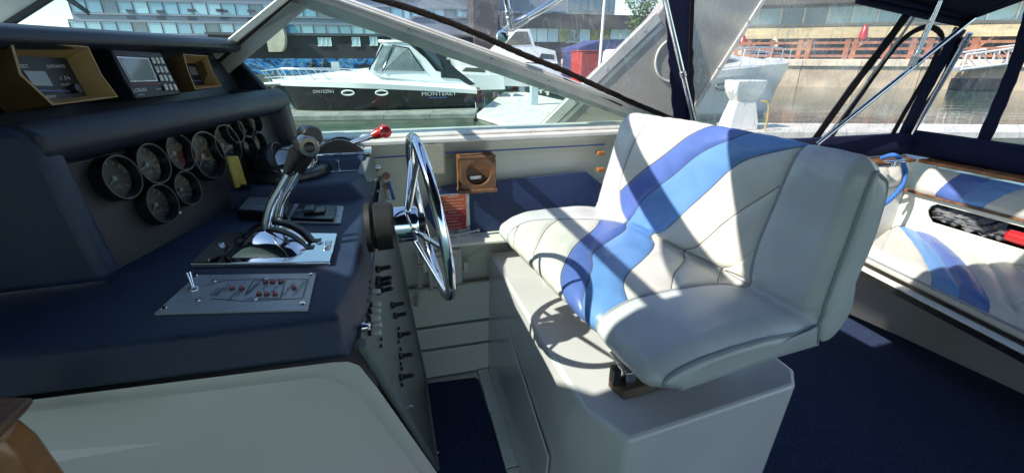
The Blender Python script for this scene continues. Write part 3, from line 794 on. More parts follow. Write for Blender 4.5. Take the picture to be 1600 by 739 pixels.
for (px, py) in ((344, 381), (500, 380)):
    p = at(px, py, 'z', ZP); put('plate_screw', MB().lathe(p, Z_, [(0, 0), (.0085, 0), (.006, .003), (0, .004)], 14), steel, t)
p = at(513, 384, 'z', ZP); put('stop_button', MB().box(p, (.014, .035, .012)), steel, t, bevel=.002)
def lever(y, pts_px, name='lever'):
    pts = spline([at(*p, 'y', y) for p in pts_px], 6)
    m = MB(); m.tube(pts, .0095, 14, flat=1.1); return put(name, m, chrome, t), pts
yl = RC.y - .011
l1, pts = lever(yl, ((417, 376), (417, 350), (425, 318), (440, 290), (452, 268)))
e = pts[-1]
top = at(474, 222, 'y', yl - .01)
m = MB(); dirv = (at(470, 236, 'y', yl) - e)
m.tube([e - dirv * .12, e, e + dirv * .5, e + dirv * .95], [.0105, .0135, .019, .0235], 20); put('grip_neck', m, black, l1)
ga = V((.35, -.93, .05)).normalized(); gc = at(478, 228, 'y', yl + .015)
put('grip', MB().lathe(gc - ga * .035, ga, [(0, 0), (.019, 0), (.0225, .004), (.0235, .02), (.0245, .024), (.0235, .028), (.0235, .062), (.020, .068), (0, .069)], 28), mat('glossy_black_grip', (.02, .02, .022), .12, coat=1), l1)
put('grip_button', MB().lathe(gc + ga * .033, ga, [(0, 0), (.012, 0), (.011, .004), (.006, .002), (0, .003)], 20), black, l1)
l2, pts = lever(yl + .045, ((434, 368), (434, 345), (440, 315), (455, 288), (466, 268)))
e = pts[-1]; dirv = at(482, 232, 'y', yl + .045) - e
m = MB(); m.tube([e, e + dirv * .95], [.0125, .021], 18); put('grip_neck', m, black, l2)
g2 = at(484, 212, 'y', yl + .07)
put('grip', MB().lathe(g2 - ga * .032, ga, [(0, 0), (.020, 0), (.0235, .004), (.0235, .058), (.020, .064), (0, .065)], 28), black, l2)

# alarm panel
ZA = TZ + .004
ac = [at(*p, 'z', ZA) for p in ((241, 490), (481, 484), (494, 427), (308, 430))]
c = sum(ac, V((0, 0, 0))) / 4
t = thing('alarm_panel', 'flat aluminium alarm panel with red lamps and a chrome toggle on the near console top', 'alarm panel', V((c.x, c.y, TZ)))
m = MB(); m.prism([p + V((0, 0, -.0035)) for p in ac], (0, 0, .0045)); put('plate', m, mat('satin_aluminium_plate', (.46, .47, .48), .36, .25, nz=(20, .08)), t, bevel=.0008)
AX = (ac[1] - ac[0]).normalized(); AY = Z_.cross(AX)
za = ZA + .0012
for (px, py) in ((256, 481), (304, 431), (472, 474), (485, 429)):
    put('plate_screw', MB().lathe(at(px, py, 'z', za), Z_, [(0, 0), (.0058, 0), (.0045, .0025), (0, .003)], 12), chrome, t)
for (px, py) in ((336, 439), (311, 469), (416, 437), (400, 468)):
    put('panel_nut', MB().lathe(at(px, py, 'z', za), Z_, [(0, 0), (.0055, 0), (.005, .003), (0, .0035)], 8), steel, t)
for i, (px, py) in enumerate(((363, 452), (378, 452), (415, 442), (426, 442), (439, 442), (405, 461), (417, 461), (430, 461), (460, 451))):
    p = at(px, py, 'z', za)
    b = put('lamp_bezel', MB().lathe(p, Z_, [(0, 0), (.0052, 0), (.0048, .002), (0, .002)], 12), black, t)
    put('lamp', MB().lathe(p + Z_ * .002, Z_, [(.0038, 0), (.0038, .003), (.0028, .0052), (0, .006)], 12), red_led, b)
p = at(303, 452, 'z', za)
put('toggle_collar', MB().lathe(p, Z_, [(0, 0), (.010, 0), (.009, .004), (.005, .007), (0, .007)], 14), steel, t)
put('toggle', MB().tube([p + V((0, 0, .004)), p + V((-.006, .012, .032))], [.003, .0055], 12), chrome, t)
for (s, px, py, sz) in (('LOWER\nENGINE', 338, 456, .0088), ('HIGH\nWATER TEMP', 351, 452, .0088), ('LOW\nOIL PRESSURE', 371, 459, .0088), ('CHECK OIL LEVEL', 400, 446, .0088), ('TEST ALARMS', 393, 452, .0088), ('BILGE', 413, 450, .0075), ('BLOWER', 428, 453, .0075), ('LOW BATTERY', 450, 452, .0088), ('ENGINE HATCH', 468, 451, .0088)):
    text(s, at(px, py, 'z', za), -AY, AX, sz, ink, t)
def lineseg(a, b, w_, z, mm, par, nm='printed_line'):
    d = (b - a).normalized(); s_ = Z_.cross(d) * w_ / 2
    return [a - s_, b - s_, b + s_, a + s_]
m = MB()
for ch in ([(318, 447), (350, 438), (390, 436), (482, 436), (472, 466), (380, 470), (330, 466)], [(384, 458), (396, 438), (446, 438), (438, 466), (384, 466)]):
    for a, b in zip(ch[:-1], ch[1:]): m.poly(lineseg(at(*a, 'z', za + .0004), at(*b, 'z', za + .0006), .0018, 0, ink, t))
put('printed_outline', m, ink, t, smooth=0, recalc=False)

# small black box and the trim switch plate
t = thing('control_box', 'black box with small red labels behind the gear levers', 'control box', at(412, 335, 'z', TZ))
b = [at(*p, 'z', TZ + .03) for p in ((368, 328), (446, 333), (455, 310), (388, 306))]
m = MB(); m.prism([V((p.x, p.y, TZ + .001)) for p in b], (0, 0, .029)); put('case', m, black, t, bevel=.004)
m = MB(); m.prism([mixp(p, sum(b, V((0, 0, 0))) / 4, .1) + V((0, 0, .0005)) for p in b], (0, 0, .0008)); put('label_plate', m, mat('grey_label', (.16, .17, .19), .35), t)
text('ALARM', at(401, 309.5, 'z', TZ + .0318), (1, 0, 0), (0, 1, 0), .008, red_pl, t); text('PANEL', at(424, 310.5, 'z', TZ + .0318), (1, 0, 0), (0, 1, 0), .008, red_pl, t)
text('|||||', at(407, 323, 'z', TZ + .0318), (1, 0, 0), (0, 1, 0), .012, white_ink, t)
t = thing('trim_switch_plate', 'aluminium plate with pair of black trim tab rocker switches', 'switch plate', at(492, 335, 'z', TZ))
b = [at(*p, 'z', TZ + .006) for p in ((446, 347), (532, 348), (537, 322), (460, 318))]
m = MB(); m.prism([V((p.x, p.y, TZ + .001)) for p in b], (0, 0, .005)); put('plate', m, mat('satin_aluminium_plate', (.3, .31, .32), .34, .7), t, bevel=.001)
b2 = [at(*p, 'z', TZ + .016) for p in ((453, 340), (521, 342), (526, 321), (467, 318))]
m = MB(); m.prism([p + V((0, 0, -.0095)) for p in b2], (0, 0, .0095)); put('switch_base', m, black, t, bevel=.002)
for (px, tw) in ((484, 1), (500, -1)):
    p = at(px, 330, 'z', TZ + .018)
    m = MB(); m.prism([p + V((-.014, -.022, 0)), p + V((.014, -.022, 0)), p + V((.014, .022, .0)), p + V((-.014, .022, .0))], (0, 0, .009 + .003 * tw)); put('rocker', m, mat('dark_grey_plastic', (.06, .062, .068), .3), t, bevel=.003)
text('BOW\nDOWN', at(466, 329, 'z', TZ + .0165), (1, 0, 0), (0, 1, 0), .006, white_ink, t); text('BOW\nUP', at(513, 333, 'z', TZ + .0165), (1, 0, 0), (0, 1, 0), .006, white_ink, t); text('TRIM\nTABS', at(528, 338, 'z', TZ + .0065), (0, -1, 0), (1, 0, 0), .005, ink, t)

# yellow key float leaning on the gauges, with dark strap
t = thing('key_float', 'yellow foam float with black strap lying against the large gauges', 'key float', at(378, 300, 'z', TZ))
a0 = G(362, 250, .075); a1 = at(384, 290, 'y', a0.y - .0)
fl = [G(*p, .07) for p in ((355, 244), (373, 243), (387, 289), (371, 294))]
m = MB(); m.prism(fl, -GN * .010); put('float', m, yellow, t, bevel=.004)
m = MB(); m.tube(spline([G(376, 290, .07), at(372, 302, 'z', TZ + .02), at(352, 304, 'z', TZ + .006), at(340, 312, 'z', TZ + .006)]), .012, 8, flat=.3); m.tube(spline([G(380, 290, .07), at(392, 300, 'z', TZ + .02), at(412, 303, 'z', TZ + .006)]), .012, 8, flat=.3); put('strap', m, web, t)

# compass
cp = at(452, 272, 'z', POD); t = thing('compass', 'round black marine compass with clear dome on the raised pod', 'compass', cp)
rc = 62 / ppm(cp)
put('compass_base', MB().lathe(cp, Z_, [(0, 0), (rc * 1.0, 0), (rc * 1.02, .01), (rc * .97, .026), (rc * .82, .030), (rc * .8, .026), (0, .026)], 40), black, t)
put('compass_card', MB().lathe(cp + V((0, 0, .024)), Z_, [(0, .012), (rc * .55, .010), (rc * .6, 0), (0, 0)], 32), mat('compass_card', (.03, .035, .04), .5), t)
prof = [(rc * .74 * math.cos(R(a)), .028 + rc * .52 * math.sin(R(a))) for a in range(0, 91, 10)]
put('compass_dome', MB().lathe(cp, Z_, prof, 36), clear_mat('compass_dome_glass', (.55, .6, .65), .25, .03), t, recalc=False)
hc = V((-.05, .02, .028))
m = MB(); hp = []
for k in range(13):
    a = R(180 * k / 12); hp.append([cp + V((-.0, 0, .028)) + V((math.cos(a) * rc * .8, math.cos(b) * rc * .8 * 1, 0)) * 0 + V((-rc * .82 * math.sin(b) * math.sin(a) , rc * .8 * math.cos(a), rc * .60 * math.sin(a) * math.cos(b))) for b in (R(15), R(40), R(65), R(90))])
m.rings(hp, closed=False, cap=False); put('compass_hood', m, black, t, solid=.003, recalc=False)

# throttle with red knob on the far shelf
cc_ = at(545, 243, 'z', SH); cc_.y = min(cc_.y, 1.80); cc_ = at(545, 246, 'y', 1.77); cc_.z = SH
t = thing('throttle_control', 'chrome throttle lever with red knob at the far end of the console', 'engine control', cc_)
q = [at(*p, 'z', SH + .01) for p in ((488, 250), (554, 256), (560, 242), (500, 236))]
pc = V((-.20, 1.775, SH))
m = MB(); m.box(pc + V((0, 0, .005)), (.22, .11, .009)); put('base_plate', m, chrome, t, bevel=.002)
for (y0, y1, mm, h) in ((-.035, -.012, black, .045), (-.008, .010, chrome, .040), (.014, .034, black, .047)):
    m = MB(); a = []; b = []
    for k in range(15):
        f = -1 + 2 * k / 14; z = h * (1 - f * f)
        a.append(pc + V((f * .085, y0, .009 + z))); b.append(pc + V((f * .085, y1, .009 + z)))
    m.rings([a, b]); put('slot_band' if mm is black else 'cover', m, mm, t, bevel=.001)
pts = spline([at(*p, 'y', 1.755) for p in ((531, 243), (540, 230), (555, 222), (573, 216), (588, 210))], 6)
m = MB(); m.tube(pts, .009, 14, flat=1.15); lv = put('lever', m, chrome, t)
e = pts[-1]; k1 = at(600, 205, 'y', 1.75)
m = MB(); m.tube([pts[-4], e, k1, k1 + (k1 - e) * .25], [.014, .018, .021, .017], 18); put('knob', m, red_pl, lv, smooth=60)
put('knob_barrel', MB().lathe(k1 + V((0, .03, 0)), (.1, -1, 0), [(0, 0), (.017, 0), (.022, .004), (.022, .052), (.018, .056), (.012, .053), (0, .054)], 24), red_pl, lv)
pc2 = at(520, 262, 'y', 1.66)
m = MB(); m.box(V((-.21, 1.655, POD + .003)), (.17, .05, .004)); o = put('small_switch_plate', m, chrome, bevel=.001); tag(o, 'small chrome plate with stub toggle in front of the red throttle', 'switch plate')
m = MB(); m.cyl(V((-.20, 1.645, POD + .006)), V((-.20, 1.64, POD + .04)), .005, 10); put('stub_toggle', m, steel, o)

# ================================================================= STEERING WHEEL
WC = V((.064, 1.08, 1.122)); WR = .201
wn = V((.985, .09, .11)).normalized(); wu = (Z_ - wn * Z_.dot(wn)).normalized(); wv_ = wn.cross(wu)
t = thing('steering_wheel', 'polished stainless five spoke steering wheel on black hub', 'steering wheel', (-.09, 1.08, 1.1))
m = MB(); m.tube([WC + wu * math.cos(a) * WR + wv_ * math.sin(a) * WR for a in [2 * math.pi * k / 72 for k in range(72)]], .0122, 16, loop=True); put('rim', m, chrome, t, smooth=80)
hb0 = V((-.088, 1.08, 1.112))
put('hub_base', MB().lathe(hb0, X_, [(0, 0), (.060, 0), (.062, .012), (.054, .016), (.054, .020), (.060, .024), (.058, .060), (.050, .066), (0, .066)], 32), rubber, t)
put('hub', MB().lathe(hb0 + X_ * .066, X_, [(0, 0), (.044, 0), (.045, .004), (.045, .052), (.041, .058), (.026, .062), (0, .063)], 32), chrome, t)
put('hub_cap', MB().lathe(hb0 + X_ * .128, X_, [(0, 0), (.028, 0), (.024, .012), (.0, .018)], 24), black, t)
for k in range(5):
    a = R(20 + 72 * k); d = wu * math.cos(a) + wv_ * math.sin(a)
    s0 = hb0 + X_ * .105 + d * .040; s1_ = WC + d * (WR - .004)
    put('spoke', MB().tube([s0, s1_], [.0075, .0055], 12), chrome, t)

# ================================================================= THINGS ON THE SIDE WALL
yw = WY - .001
def wq(px, py, o=0): return at(px, py, 'y', yw - o)
t = thing('wall_speaker', 'beige square intercom speaker on the side wall behind the steering wheel', 'speaker', wq(680, 274))
a, b = wq(656, 219, .03), wq(697, 273, .03)
m = MB(); m.prism([V((a.x, yw, a.z)), V((b.x, yw, a.z)), V((b.x, yw, b.z)), V((a.x, yw, b.z))], (0, -.03, 0)); put('speaker_case', m, beige_pl, t, bevel=.005)
m = MB(); ins = .008
m.box2((a.x + ins, yw - .030, a.z - ins), (b.x - ins, yw - .0325, b.z + ins)); put('speaker_grille', m, mat('beige_grille', (.50, .47, .38), .5), t, bevel=.001)
bm_ = MB()
nx, nz = 12, 15
for i in range(nx):
    for j in range(nz):
        px_ = a.x + ins + .006 + (b.x - a.x - 2 * ins - .012) * i / (nx - 1); pz = b.z + ins + .006 + (a.z - b.z - 2 * ins - .026) * j / (nz - 1)
        bm_.poly([(px_ + .0018 * math.cos(R(60 * k)), yw - .0329, pz + .0018 * math.sin(R(60 * k))) for k in range(6)])
put('grille_holes', bm_, ink, t, smooth=0, kind='stuff', recalc=False)
text('Raritan', V(((a.x + b.x) / 2 - .005, yw - .0326, a.z - .016)), X_, Z_, .010, ink, t)
# teak ring holder
t = thing('drink_holder', 'brown wooden square holder with round ring on the side wall', 'cup holder', wq(742, 292))
a, b = wq(712, 241, .02), wq(770, 289, .02)
cx, cz = (a.x + b.x) / 2, (a.z + b.z) / 2
m = MB(); m.box2((a.x, yw, a.z), (b.x, yw - .03, b.z)); put('back_board', m, teak_dk, t, bevel=.003)
m = MB(); hw = (b.x - a.x) / 2
m.prism([V((a.x - .0, yw - .03, a.z)), V((a.x + .014, yw - .03, a.z)), V((a.x + .014, yw - .03, b.z)), V((a.x, yw - .03, b.z))], (0, -.045, 0)); put('side_cheek', m, teak_dk, t, bevel=.002)
m = MB(); m.box2((a.x - .004, yw - .03, b.z - .010), (b.x + .004, yw - .10, b.z + .004)); put('bottom_board', m, teak_dk, t, bevel=.002)
rr_ = hw * .66
c0 = V((cx + .004, yw - .088, cz))
N = 32; m = MB()
def sq(a_, r, y):
    ca, sa = math.cos(a_), math.sin(a_); k = min(1 / max(abs(ca), 1e-6), 1 / max(abs(sa), 1e-6))
    return V((c0.x + ca * k * hw * .95, y, c0.z + sa * k * (a.z - b.z) / 2 * .95))
an = [2 * math.pi * (k + .5) / N for k in range(N)]
o1 = [sq(x, 0, c0.y) for x in an]; i1 = [V((c0.x + math.cos(x) * rr_, c0.y, c0.z + math.sin(x) * rr_)) for x in an]
o2 = [p + V((0, .014, 0)) for p in o1]; i2 = [p + V((0, .014, 0)) for p in i1]
m.rings([o1, i1, i2, o2], cap=False, loop=True); put('ring_board', m, teak_dk, t, bevel=.001, smooth=30)
m = MB(); m.box2((a.x, yw - .074, a.z), (b.x, yw - .089, a.z - .010)); m.box2((b.x - .012, yw - .03, a.z), (b.x, yw - .074, a.z - .012)); put('corner_post', m, teak_dk, t, bevel=.001)
m = MB(); m.box(V((cx, yw - .034, cz - .03)), (.05, .006, .016)); put('hinge_plate', m, steel, t, bevel=.001)
# two teak blocks
for i, (px, py) in enumerate(((938, 239), (938, 265))):
    p = wq(px, py, .015); o = put('teak_block', MB().box(p, (.035, .03, .018)), teak, bevel=.003)
    tag(o, ['upper small teak cleat block on the side wall beside the seat back', 'lower small teak cleat block on the side wall beside the seat back'][i], 'teak block', 'teak blocks on the side wall')
# warning placard
t = thing('warning_placard', 'metal placard with orange and red warning labels on the navy wall panel', 'sign', wq(712, 365, .011))
py_ = yw - .011
a, b = at(684, 304, 'y', py_), at(735, 366, 'y', py_)
m = MB(); m.box2((a.x, py_, a.z), (b.x, py_ - .003, b.z)); put('plate', m, steel, t, bevel=.001)
y2 = py_ - .0045
for (pa, pb, mm, ls) in (((686, 307), (729, 328), orange_sign, ['WARNING', 'GASOLINE VAPORS CAN EXPLODE', 'BEFORE STARTING ENGINE', 'OPERATE BLOWER FOR 4 MINUTES', 'CHECK ENGINE COMPARTMENT']), ((686, 331), (729, 342), red_sign, ['DANGER', 'DO NOT OPERATE UNLESS', 'HATCH IS CLOSED']), ((686, 345), (729, 357), red_sign, ['DANGER', 'KEEP CLEAR OF PROPELLER', 'WHILE ENGINE IS RUNNING'])):
    a, b = at(*pa, 'y', y2), at(*pb, 'y', y2)
    m = MB(); m.box2((a.x, y2, a.z), (b.x, y2 + .0016, b.z)); put('label', m, mm, t, smooth=0)
    n = len(ls)
    for k, s in enumerate(ls):
        text(s, V(((a.x + b.x) / 2, y2, a.z + (b.z - a.z) * (k + .5) / n)), X_, Z_, .0095 if k == 0 else .0062, white_ink, t)
p = at(732, 306, 'y', py_ - .003); put('plate_screw', MB().lathe(p, (0, -1, 0), [(0, 0), (.005, 0), (0, .003)], 10), steel, t)
# white radio box with coiled cord
t = thing('shore_power_box', 'white electrical box with coiled cord low on the wall behind the wheel', 'electrical box', wq(690, 440))
a, b = wq(666, 392, .05), wq(722, 440, .05)
m = MB(); m.box2((a.x, yw, a.z), (b.x, yw - .07, b.z)); put('box_body', m, white_pl, t, bevel=.006)
m = MB(); m.box2((a.x + .02, yw - .07, a.z - .02), (b.x - .03, yw - .085, b.z + .02)); put('box_lid', m, white_pl, t, bevel=.004)
for px in (664, 727):
    p = wq(px, 415, .05); put('clamp', MB().box(p, (.02, .04, .05)), white_pl, t, bevel=.003)
for px in (674, 688, 700, 712):
    p = wq(px, 446, .05); put('cable_gland', MB().cyl(p, p - V((0, 0, .03)), .009, 10), white_pl, t)
m = MB(); pts = []
base = [wq(655, 405, .06), wq(657, 440, .06), wq(650, 478, .06)]
cl = spline(base, 30)
for k, p in enumerate(cl):
    a_ = k * 1.6; pts.append(p + V((math.cos(a_) * .012, math.sin(a_) * .012, 0)))
pts2 = []
for a, b in zip(pts[:-1], pts[1:]): pts2 += [a, (a + b) / 2 * 1.0]
m.tube(pts, .0038, 6); o = put('coiled_cord', m, beige_pl, t)
m = MB(); m.tube(spline([wq(655, 405, .06), wq(650, 380, .05), wq(662, 372, .03), wq(700, 375, .02)]), .004, 6); put('cord', m, white_pl, t)
# white cable ties / antenna sticks under the placard
for i, (pa, pb) in enumerate((((690, 372), (746, 360)), ((700, 378), (733, 369)), ((684, 362), (716, 371)))):
    m = MB(); m.tube([at(*pa, 'y', yw - .04), at(*pb, 'y', yw - .05)], .0035, 6); m.tube([at(*pb, 'y', yw - .05), at(pb[0] + 3, pb[1] - .6, 'y', yw - .05)], .007, 6)
    o = put('white_rod', m, white_pl); tag(o, ['longest thin white rod sticking out under the warning placard', 'lower short white rod sticking out under the warning placard', 'left white rod under the warning placard, half behind the wheel rim'][i], 'rod', 'white rods under the placard')
# shelf they lie on
m = MB(); m.box2((.05, yw, .735), (.80, yw - .12, .75)); o = put('wall_shelf', m, gel_cream, bevel=.004); tag(o, 'narrow cream shelf along the wall below the navy panel', 'shelf')
# teak door post at the lower left
m = MB(); m.prism([at(*p, 'y', .60) for p in ((-60, 690), (-12, 690), (22, 716), (86, 800), (-60, 850))], (0, .05, 0)); o = put('teak_post', m, teak, bevel=.01, seg=3); tag(o, 'varnished orange teak companionway trim at the lower left corner', 'wood trim')
m = MB(); m.prism([at(*p, 'y', .595) for p in ((-60, 668), (2, 668), (4, 674), (-8, 692), (-60, 700))], (0, .06, 0)); o = put('dark_trim', m, teak_dk, bevel=.012, seg=3); tag(o, 'dark brown moulding capping the teak companionway trim', 'wood trim')
# ================================================================= SIDE WINDSHIELD
WP = V((0, 1.97, 1.2)); WN = V((0, -1, -.18)).normalized()     # raked side-light plane
def W(px, py, o=0.): return atp(px, py, WP + WN * o, WN)
sw = thing('side_windshield', 'raked side windshield with grey aluminium frame and greenish glass', 'windshield', W(700, 208))
def bar(pa, pb, wa, wb, depth, mm, name, par, o=0., plane=W, bev=.004):
    """frame bar seen between two photo points, widths in photo pixels at the two ends"""
    a, b = plane(*pa, o), plane(*pb, o)
    d = (b - a).normalized(); s_ = d.cross(WN).normalized()
    wa_, wb_ = wa / ppm(a) / 2, wb / ppm(b) / 2
    m = MB(); m.prism([a - s_ * wa_, b - s_ * wb_, b + s_ * wb_, a + s_ * wa_], WN * depth)
    return put(name, m, mm, par, bevel=bev)
bar((330, 112), (478, -12), 34, 34, -.05, alu_grey, 'corner_post', sw)
bar((338, 100), (458, -4), 5, 5, .006, rubber, 'seal', sw)
bar((322, 98), (466, -20), 11, 11, .012, alu, 'post_cap', sw)
bar((430, -22), (1062, 201), 36, 24, -.045, alu_grey, 'top_rail', sw)
bar((470, -20), (1062, 192), 6, 5, .008, alu, 'rail_lip', sw, o=.0)
bar((880, 122), (972, 166), 2, 2, .004, rubber, 'rail_groove', sw)
for (px, py) in ((640, 48), (768, 93), (858, 128)):
    p = W(px, py, .002); put('frame_screw', MB().lathe(p, WN, [(0, 0), (.006, 0), (.004, .003), (0, .003)], 10), steel, sw)
g = [W(338, 104), W(470, -6), W(520, 10), W(1010, 190), W(1010, 203), W(338, 215)]
m = MB(); m.prism(g, WN * -.005); put('glass_pane', m, ws_glass, sw, smooth=0)
# frayed dark snap-on edge of the curtain along the top rail
P_ = spline([W(a, b, .03) for a, b in ((575, -6), (640, 13), (700, 34), (760, 59), (820, 86), (880, 110), (940, 138), (1000, 165), (1062, 190))], 16)
m = MB(); rg = []
for i, p in enumerate(P_):
    d = (P_[min(i + 1, len(P_) - 1)] - P_[max(i - 1, 0)]).normalized(); s_ = d.cross(WN).normalized()
    w1_, w2_ = .013 + random.uniform(-.001, .001), .010 + random.uniform(-.001, .001); q_ = random.uniform(-.001, .001)
    rg.append([p + s_ * w1_, p + s_ * .006 + WN * (.010 + q_), p - s_ * .004 + WN * (.008 - q_), p - s_ * w2_, p - WN * .012])
m.rings(rg); o = put('curtain_edge', m, fuzz, smooth=25); tag(o, 'dark frayed curtain edge lying along the sloping top rail of the side windshield', 'canvas edge')
# front windshield: sill behind the dash, glass, centre mullion and header
fw = thing('front_windshield', 'raked front windshield ahead of the dash with light grey frame', 'windshield', (-1.5, 1.0, 1.45))
c_lo = W(335, 110); c_hi = W(470, -8)
fx0 = V((-1.85, -.2, 1.40)); fx1 = V((-1.85, 1.0, 1.40)); c1_ = V((c_lo.x - .45, c_lo.y, 1.46))
h0 = V((c_hi.x - .10, -.2, c_hi.z + .10)); h1 = V((c_hi.x - .06, 1.0, c_hi.z + .08)); h2 = c_hi + V((0, 0, .02))
def beam(a, b, r, mm, name, par, n=8, flat=1.): 
    m = MB(); m.tube([a, b], r, n, flat=flat); return put(name, m, mm, par)
beam(h0, h1, .022, alu_grey, 'header', fw); beam(h1, h2, .022, alu_grey, 'header', fw)
beam(fx0, fx1, .025, alu_grey, 'sill', fw)
m = MB(); m.poly([fx0, fx1, h1, h0]); put('glass_pane', m, ws_glass, fw, smooth=0, recalc=False)
m = MB(); m.poly([fx1, c_lo + V((-.03, -.02, 0)), c_hi + V((-.03, -.02, 0)), h1]); put('glass_pane', m, ws_glass, fw, smooth=0, recalc=False)
a = at(-40, 50, 'x', -1.55); b = at(85, -30, 'x', -1.2)
m = MB(); d = (b - a).normalized(); s_ = d.cross((a - CAM).normalized()).normalized() * .035; dp = V((-.03, .0, 0))
m.prism([a - s_, b - s_, b + s_, a + s_], dp); put('mullion', m, alu, fw, bevel=.004)
m = MB(); m.prism([a - s_ * 1.3, b - s_ * 1.3, b - s_ * .8, a - s_ * .8], dp + V((.02, -.01, 0))); put('seal', m, rubber, fw)
w0, w1 = at(100, -5, 'x', -1.6), at(139, 23, 'x', -1.7)
t = thing('windshield_wiper', 'black wiper arm lying against the front windshield glass', 'wiper', w1)
m = MB(); m.tube([w0 + (w0 - w1) * 1.5, w0, w1], [.014, .012, .006], 8); put('wiper_arm', m, black, t)
m = MB(); m.tube([w0 + (w0 - w1) * 1.4 + V((.0, .02, .02)), w1 + V((0, .01, .012))], .005, 6); put('wiper_blade', m, rubber, t)

# ================================================================= RADAR ARCH (outside)
AY_ = 2.32
ar = thing('radar_arch', 'swept beige grey radar arch leg standing outside the curtains', 'radar arch', at(960, 205, 'y', AY_))
pts = [at(*p, 'y', AY_) for p in ((838, 208), (1022, 28), (1052, -12), (1205, -12), (1085, 172), (1060, 215))]
m = MB(); m.prism(pts, (0, .09, 0)); put('arch_leg', m, mat('warm_grey_gelcoat', (.38, .36, .32), .4, nz=(3, .08)), ar, bevel=.012, seg=3)
def abar(pa, pb, w_, mm, nm, yy=AY_ - .012, th=.012):
    a, b = at(*pa, 'y', yy), at(*pb, 'y', yy); d = (b - a).normalized(); s_ = d.cross(Y_) * (w_ / ppm(a) / 2)
    m = MB(); m.prism([a - s_, b - s_, b + s_, a + s_], (0, th, 0)); return put(nm, m, mm, ar, bevel=.004)
abar((846, 206), (1030, 26), 16, alu, 'arch_flange'); abar((862, 207), (1036, 40), 7, gel_cream, 'arch_bead', AY_ - .006, .008)
abar((1078, 182), (1200, -8), 7, alu_grey, 'arch_flange')
for (px, py) in ((899, 158), (948, 108), (1008, 48), (1085, 160), (1120, 103), (1168, 32)):
    put('flange_screw', MB().lathe(at(px, py, 'y', AY_ - .013), (0, -1, 0), [(0, 0), (.008, 0), (.005, .003), (0, .003)], 10), steel, ar)
c0 = at(1052, 95, 'y', AY_ - .004)
m = MB(); r = 31 / ppm(c0); m.tube([c0 + V((math.cos(a) * r, 0, math.sin(a) * r)) for a in [2 * math.pi * k / 40 for k in range(40)]], .006, 6, loop=True); put('round_cover', m, gel_cream, ar)

# ================================================================= CANVAS ENCLOSURE
CY = 2.10; CN = V((0, -1, -.14)).normalized(); CP0 = V((0, CY, 1.2))
def Cn(px, py, o=0.): return atp(px, py, CP0 + CN * o, CN)
AXP = V((3.18, 0, 1.0)); AN = V((-1, 0, -.12)).normalized()
def Af(px, py, o=0.): return atp(px, py, AXP + AN * o, AN)
def strip(plane, pts, wpx, mm, name, label=None, cat=None, grp=None, o=.01, th=.006, par=None, nn=None):
    nn = nn or CN; P = spline([plane(*p, o) for p in pts], 8); L = []; Rr = []
    for i, p in enumerate(P):
        d = (P[min(i + 1, len(P) - 1)] - P[max(i - 1, 0)]).normalized(); s_ = d.cross(nn).normalized()
        f = i / (len(P) - 1); w_ = (wpx[0] * (1 - f) + wpx[-1] * f) / 2 / ppm(p) if isinstance(wpx, (list, tuple)) else wpx / 2 / ppm(p)
        w_ *= 1 + .06 * math.sin(i * 1.7)
        L.append(p + s_ * w_); Rr.append(p - s_ * w_)
    m = MB(); m.rings([[L[i], Rr[i], Rr[i] - nn * th, L[i] - nn * th] for i in range(len(P))])
    ob = put(name, m, mm, par, smooth=30)
    if label: tag(ob, label, cat, grp)
    return ob
def sheet(plane, quad_px, nu, nv, mm, amp, name, label, cat, par=None, nn=None, grp=None):
    """a slightly buckled clear sheet between four photo points (a b bottom, c d top)"""
    nn = nn or CN; a, b, c, d = [plane(*p) for p in quad_px]; sd = random.uniform(0, 9)
    def f(u, v):
        p = mixp(mixp(a, b, u), mixp(d, c, u), v)
        e = math.sin(math.pi * u) ** .5 * math.sin(math.pi * min(max(v, 0), 1)) ** .5 if 0 < u < 1 and 0 < v < 1 else 0
        return p + nn * amp * e * (math.sin(7 * u + 5 * v + sd) + .5 * math.sin(17 * u - 11 * v + sd) + .3 * math.sin(31 * v + 13 * u))
    m = MB(); m.grid(nu, nv, f); ob = put(name, m, mm, par, smooth=80, recalc=False)
    if label: tag(ob, label, cat, grp)
    return ob
G1 = 'clear vinyl panels of the side and aft curtains'
sheet(Cn, ((575, -6), (1052, 186), (1040, -60), (575, -60)), 40, 20, vinyl_f, .006, 'vinyl_window', 'smooth clear vinyl panel above the side windshield', 'vinyl window', grp=G1)
sheet(Cn, ((1078, 222), (1285, 222), (1432, -20), (1062, -20)), 50, 40, vinyl_c, .010, 'vinyl_window', 'wide crinkled clear vinyl panel behind the helm seat, over the white dock box', 'vinyl window', grp=G1)
sheet(Cn, ((1290, 222), (1392, 228), (1520, 20), (1436, -15)), 30, 40, vinyl_c, .010, 'vinyl_window', 'narrow crinkled clear vinyl panel with arched zipper at the aft starboard corner', 'vinyl window', grp=G1)
sheet(Af, ((1398, 232), (1530, 238), (1610, 20), (1512, 40)), 30, 40, vinyl_f, .012, 'vinyl_window', 'clear vinyl panel of the aft curtain, left of the dark band', 'vinyl window', nn=AN, grp=G1)
sheet(Af, ((1532, 238), (1700, 250), (1740, -20), (1612, 20)), 30, 40, vinyl_f, .010, 'vinyl_window', 'clear vinyl panel of the aft curtain at the right picture edge', 'vinyl window', nn=AN, grp=G1)
B1 = 'dark bindings of the clear curtains'
strip(Cn, ((1060, -15), (1063, 60), (1066, 120), (1070, 190)), (46, 36), canvas, 'curtain_binding', 'wide navy binding strip beside the radar arch leg', 'canvas binding', B1)
strip(Cn, ((1083, -15), (1080, 60), (1078, 120), (1078, 190)), (7, 5), web, 'curtain_binding', 'thin black zipper tape along the navy binding by the arch', 'canvas binding', B1, o=.02)
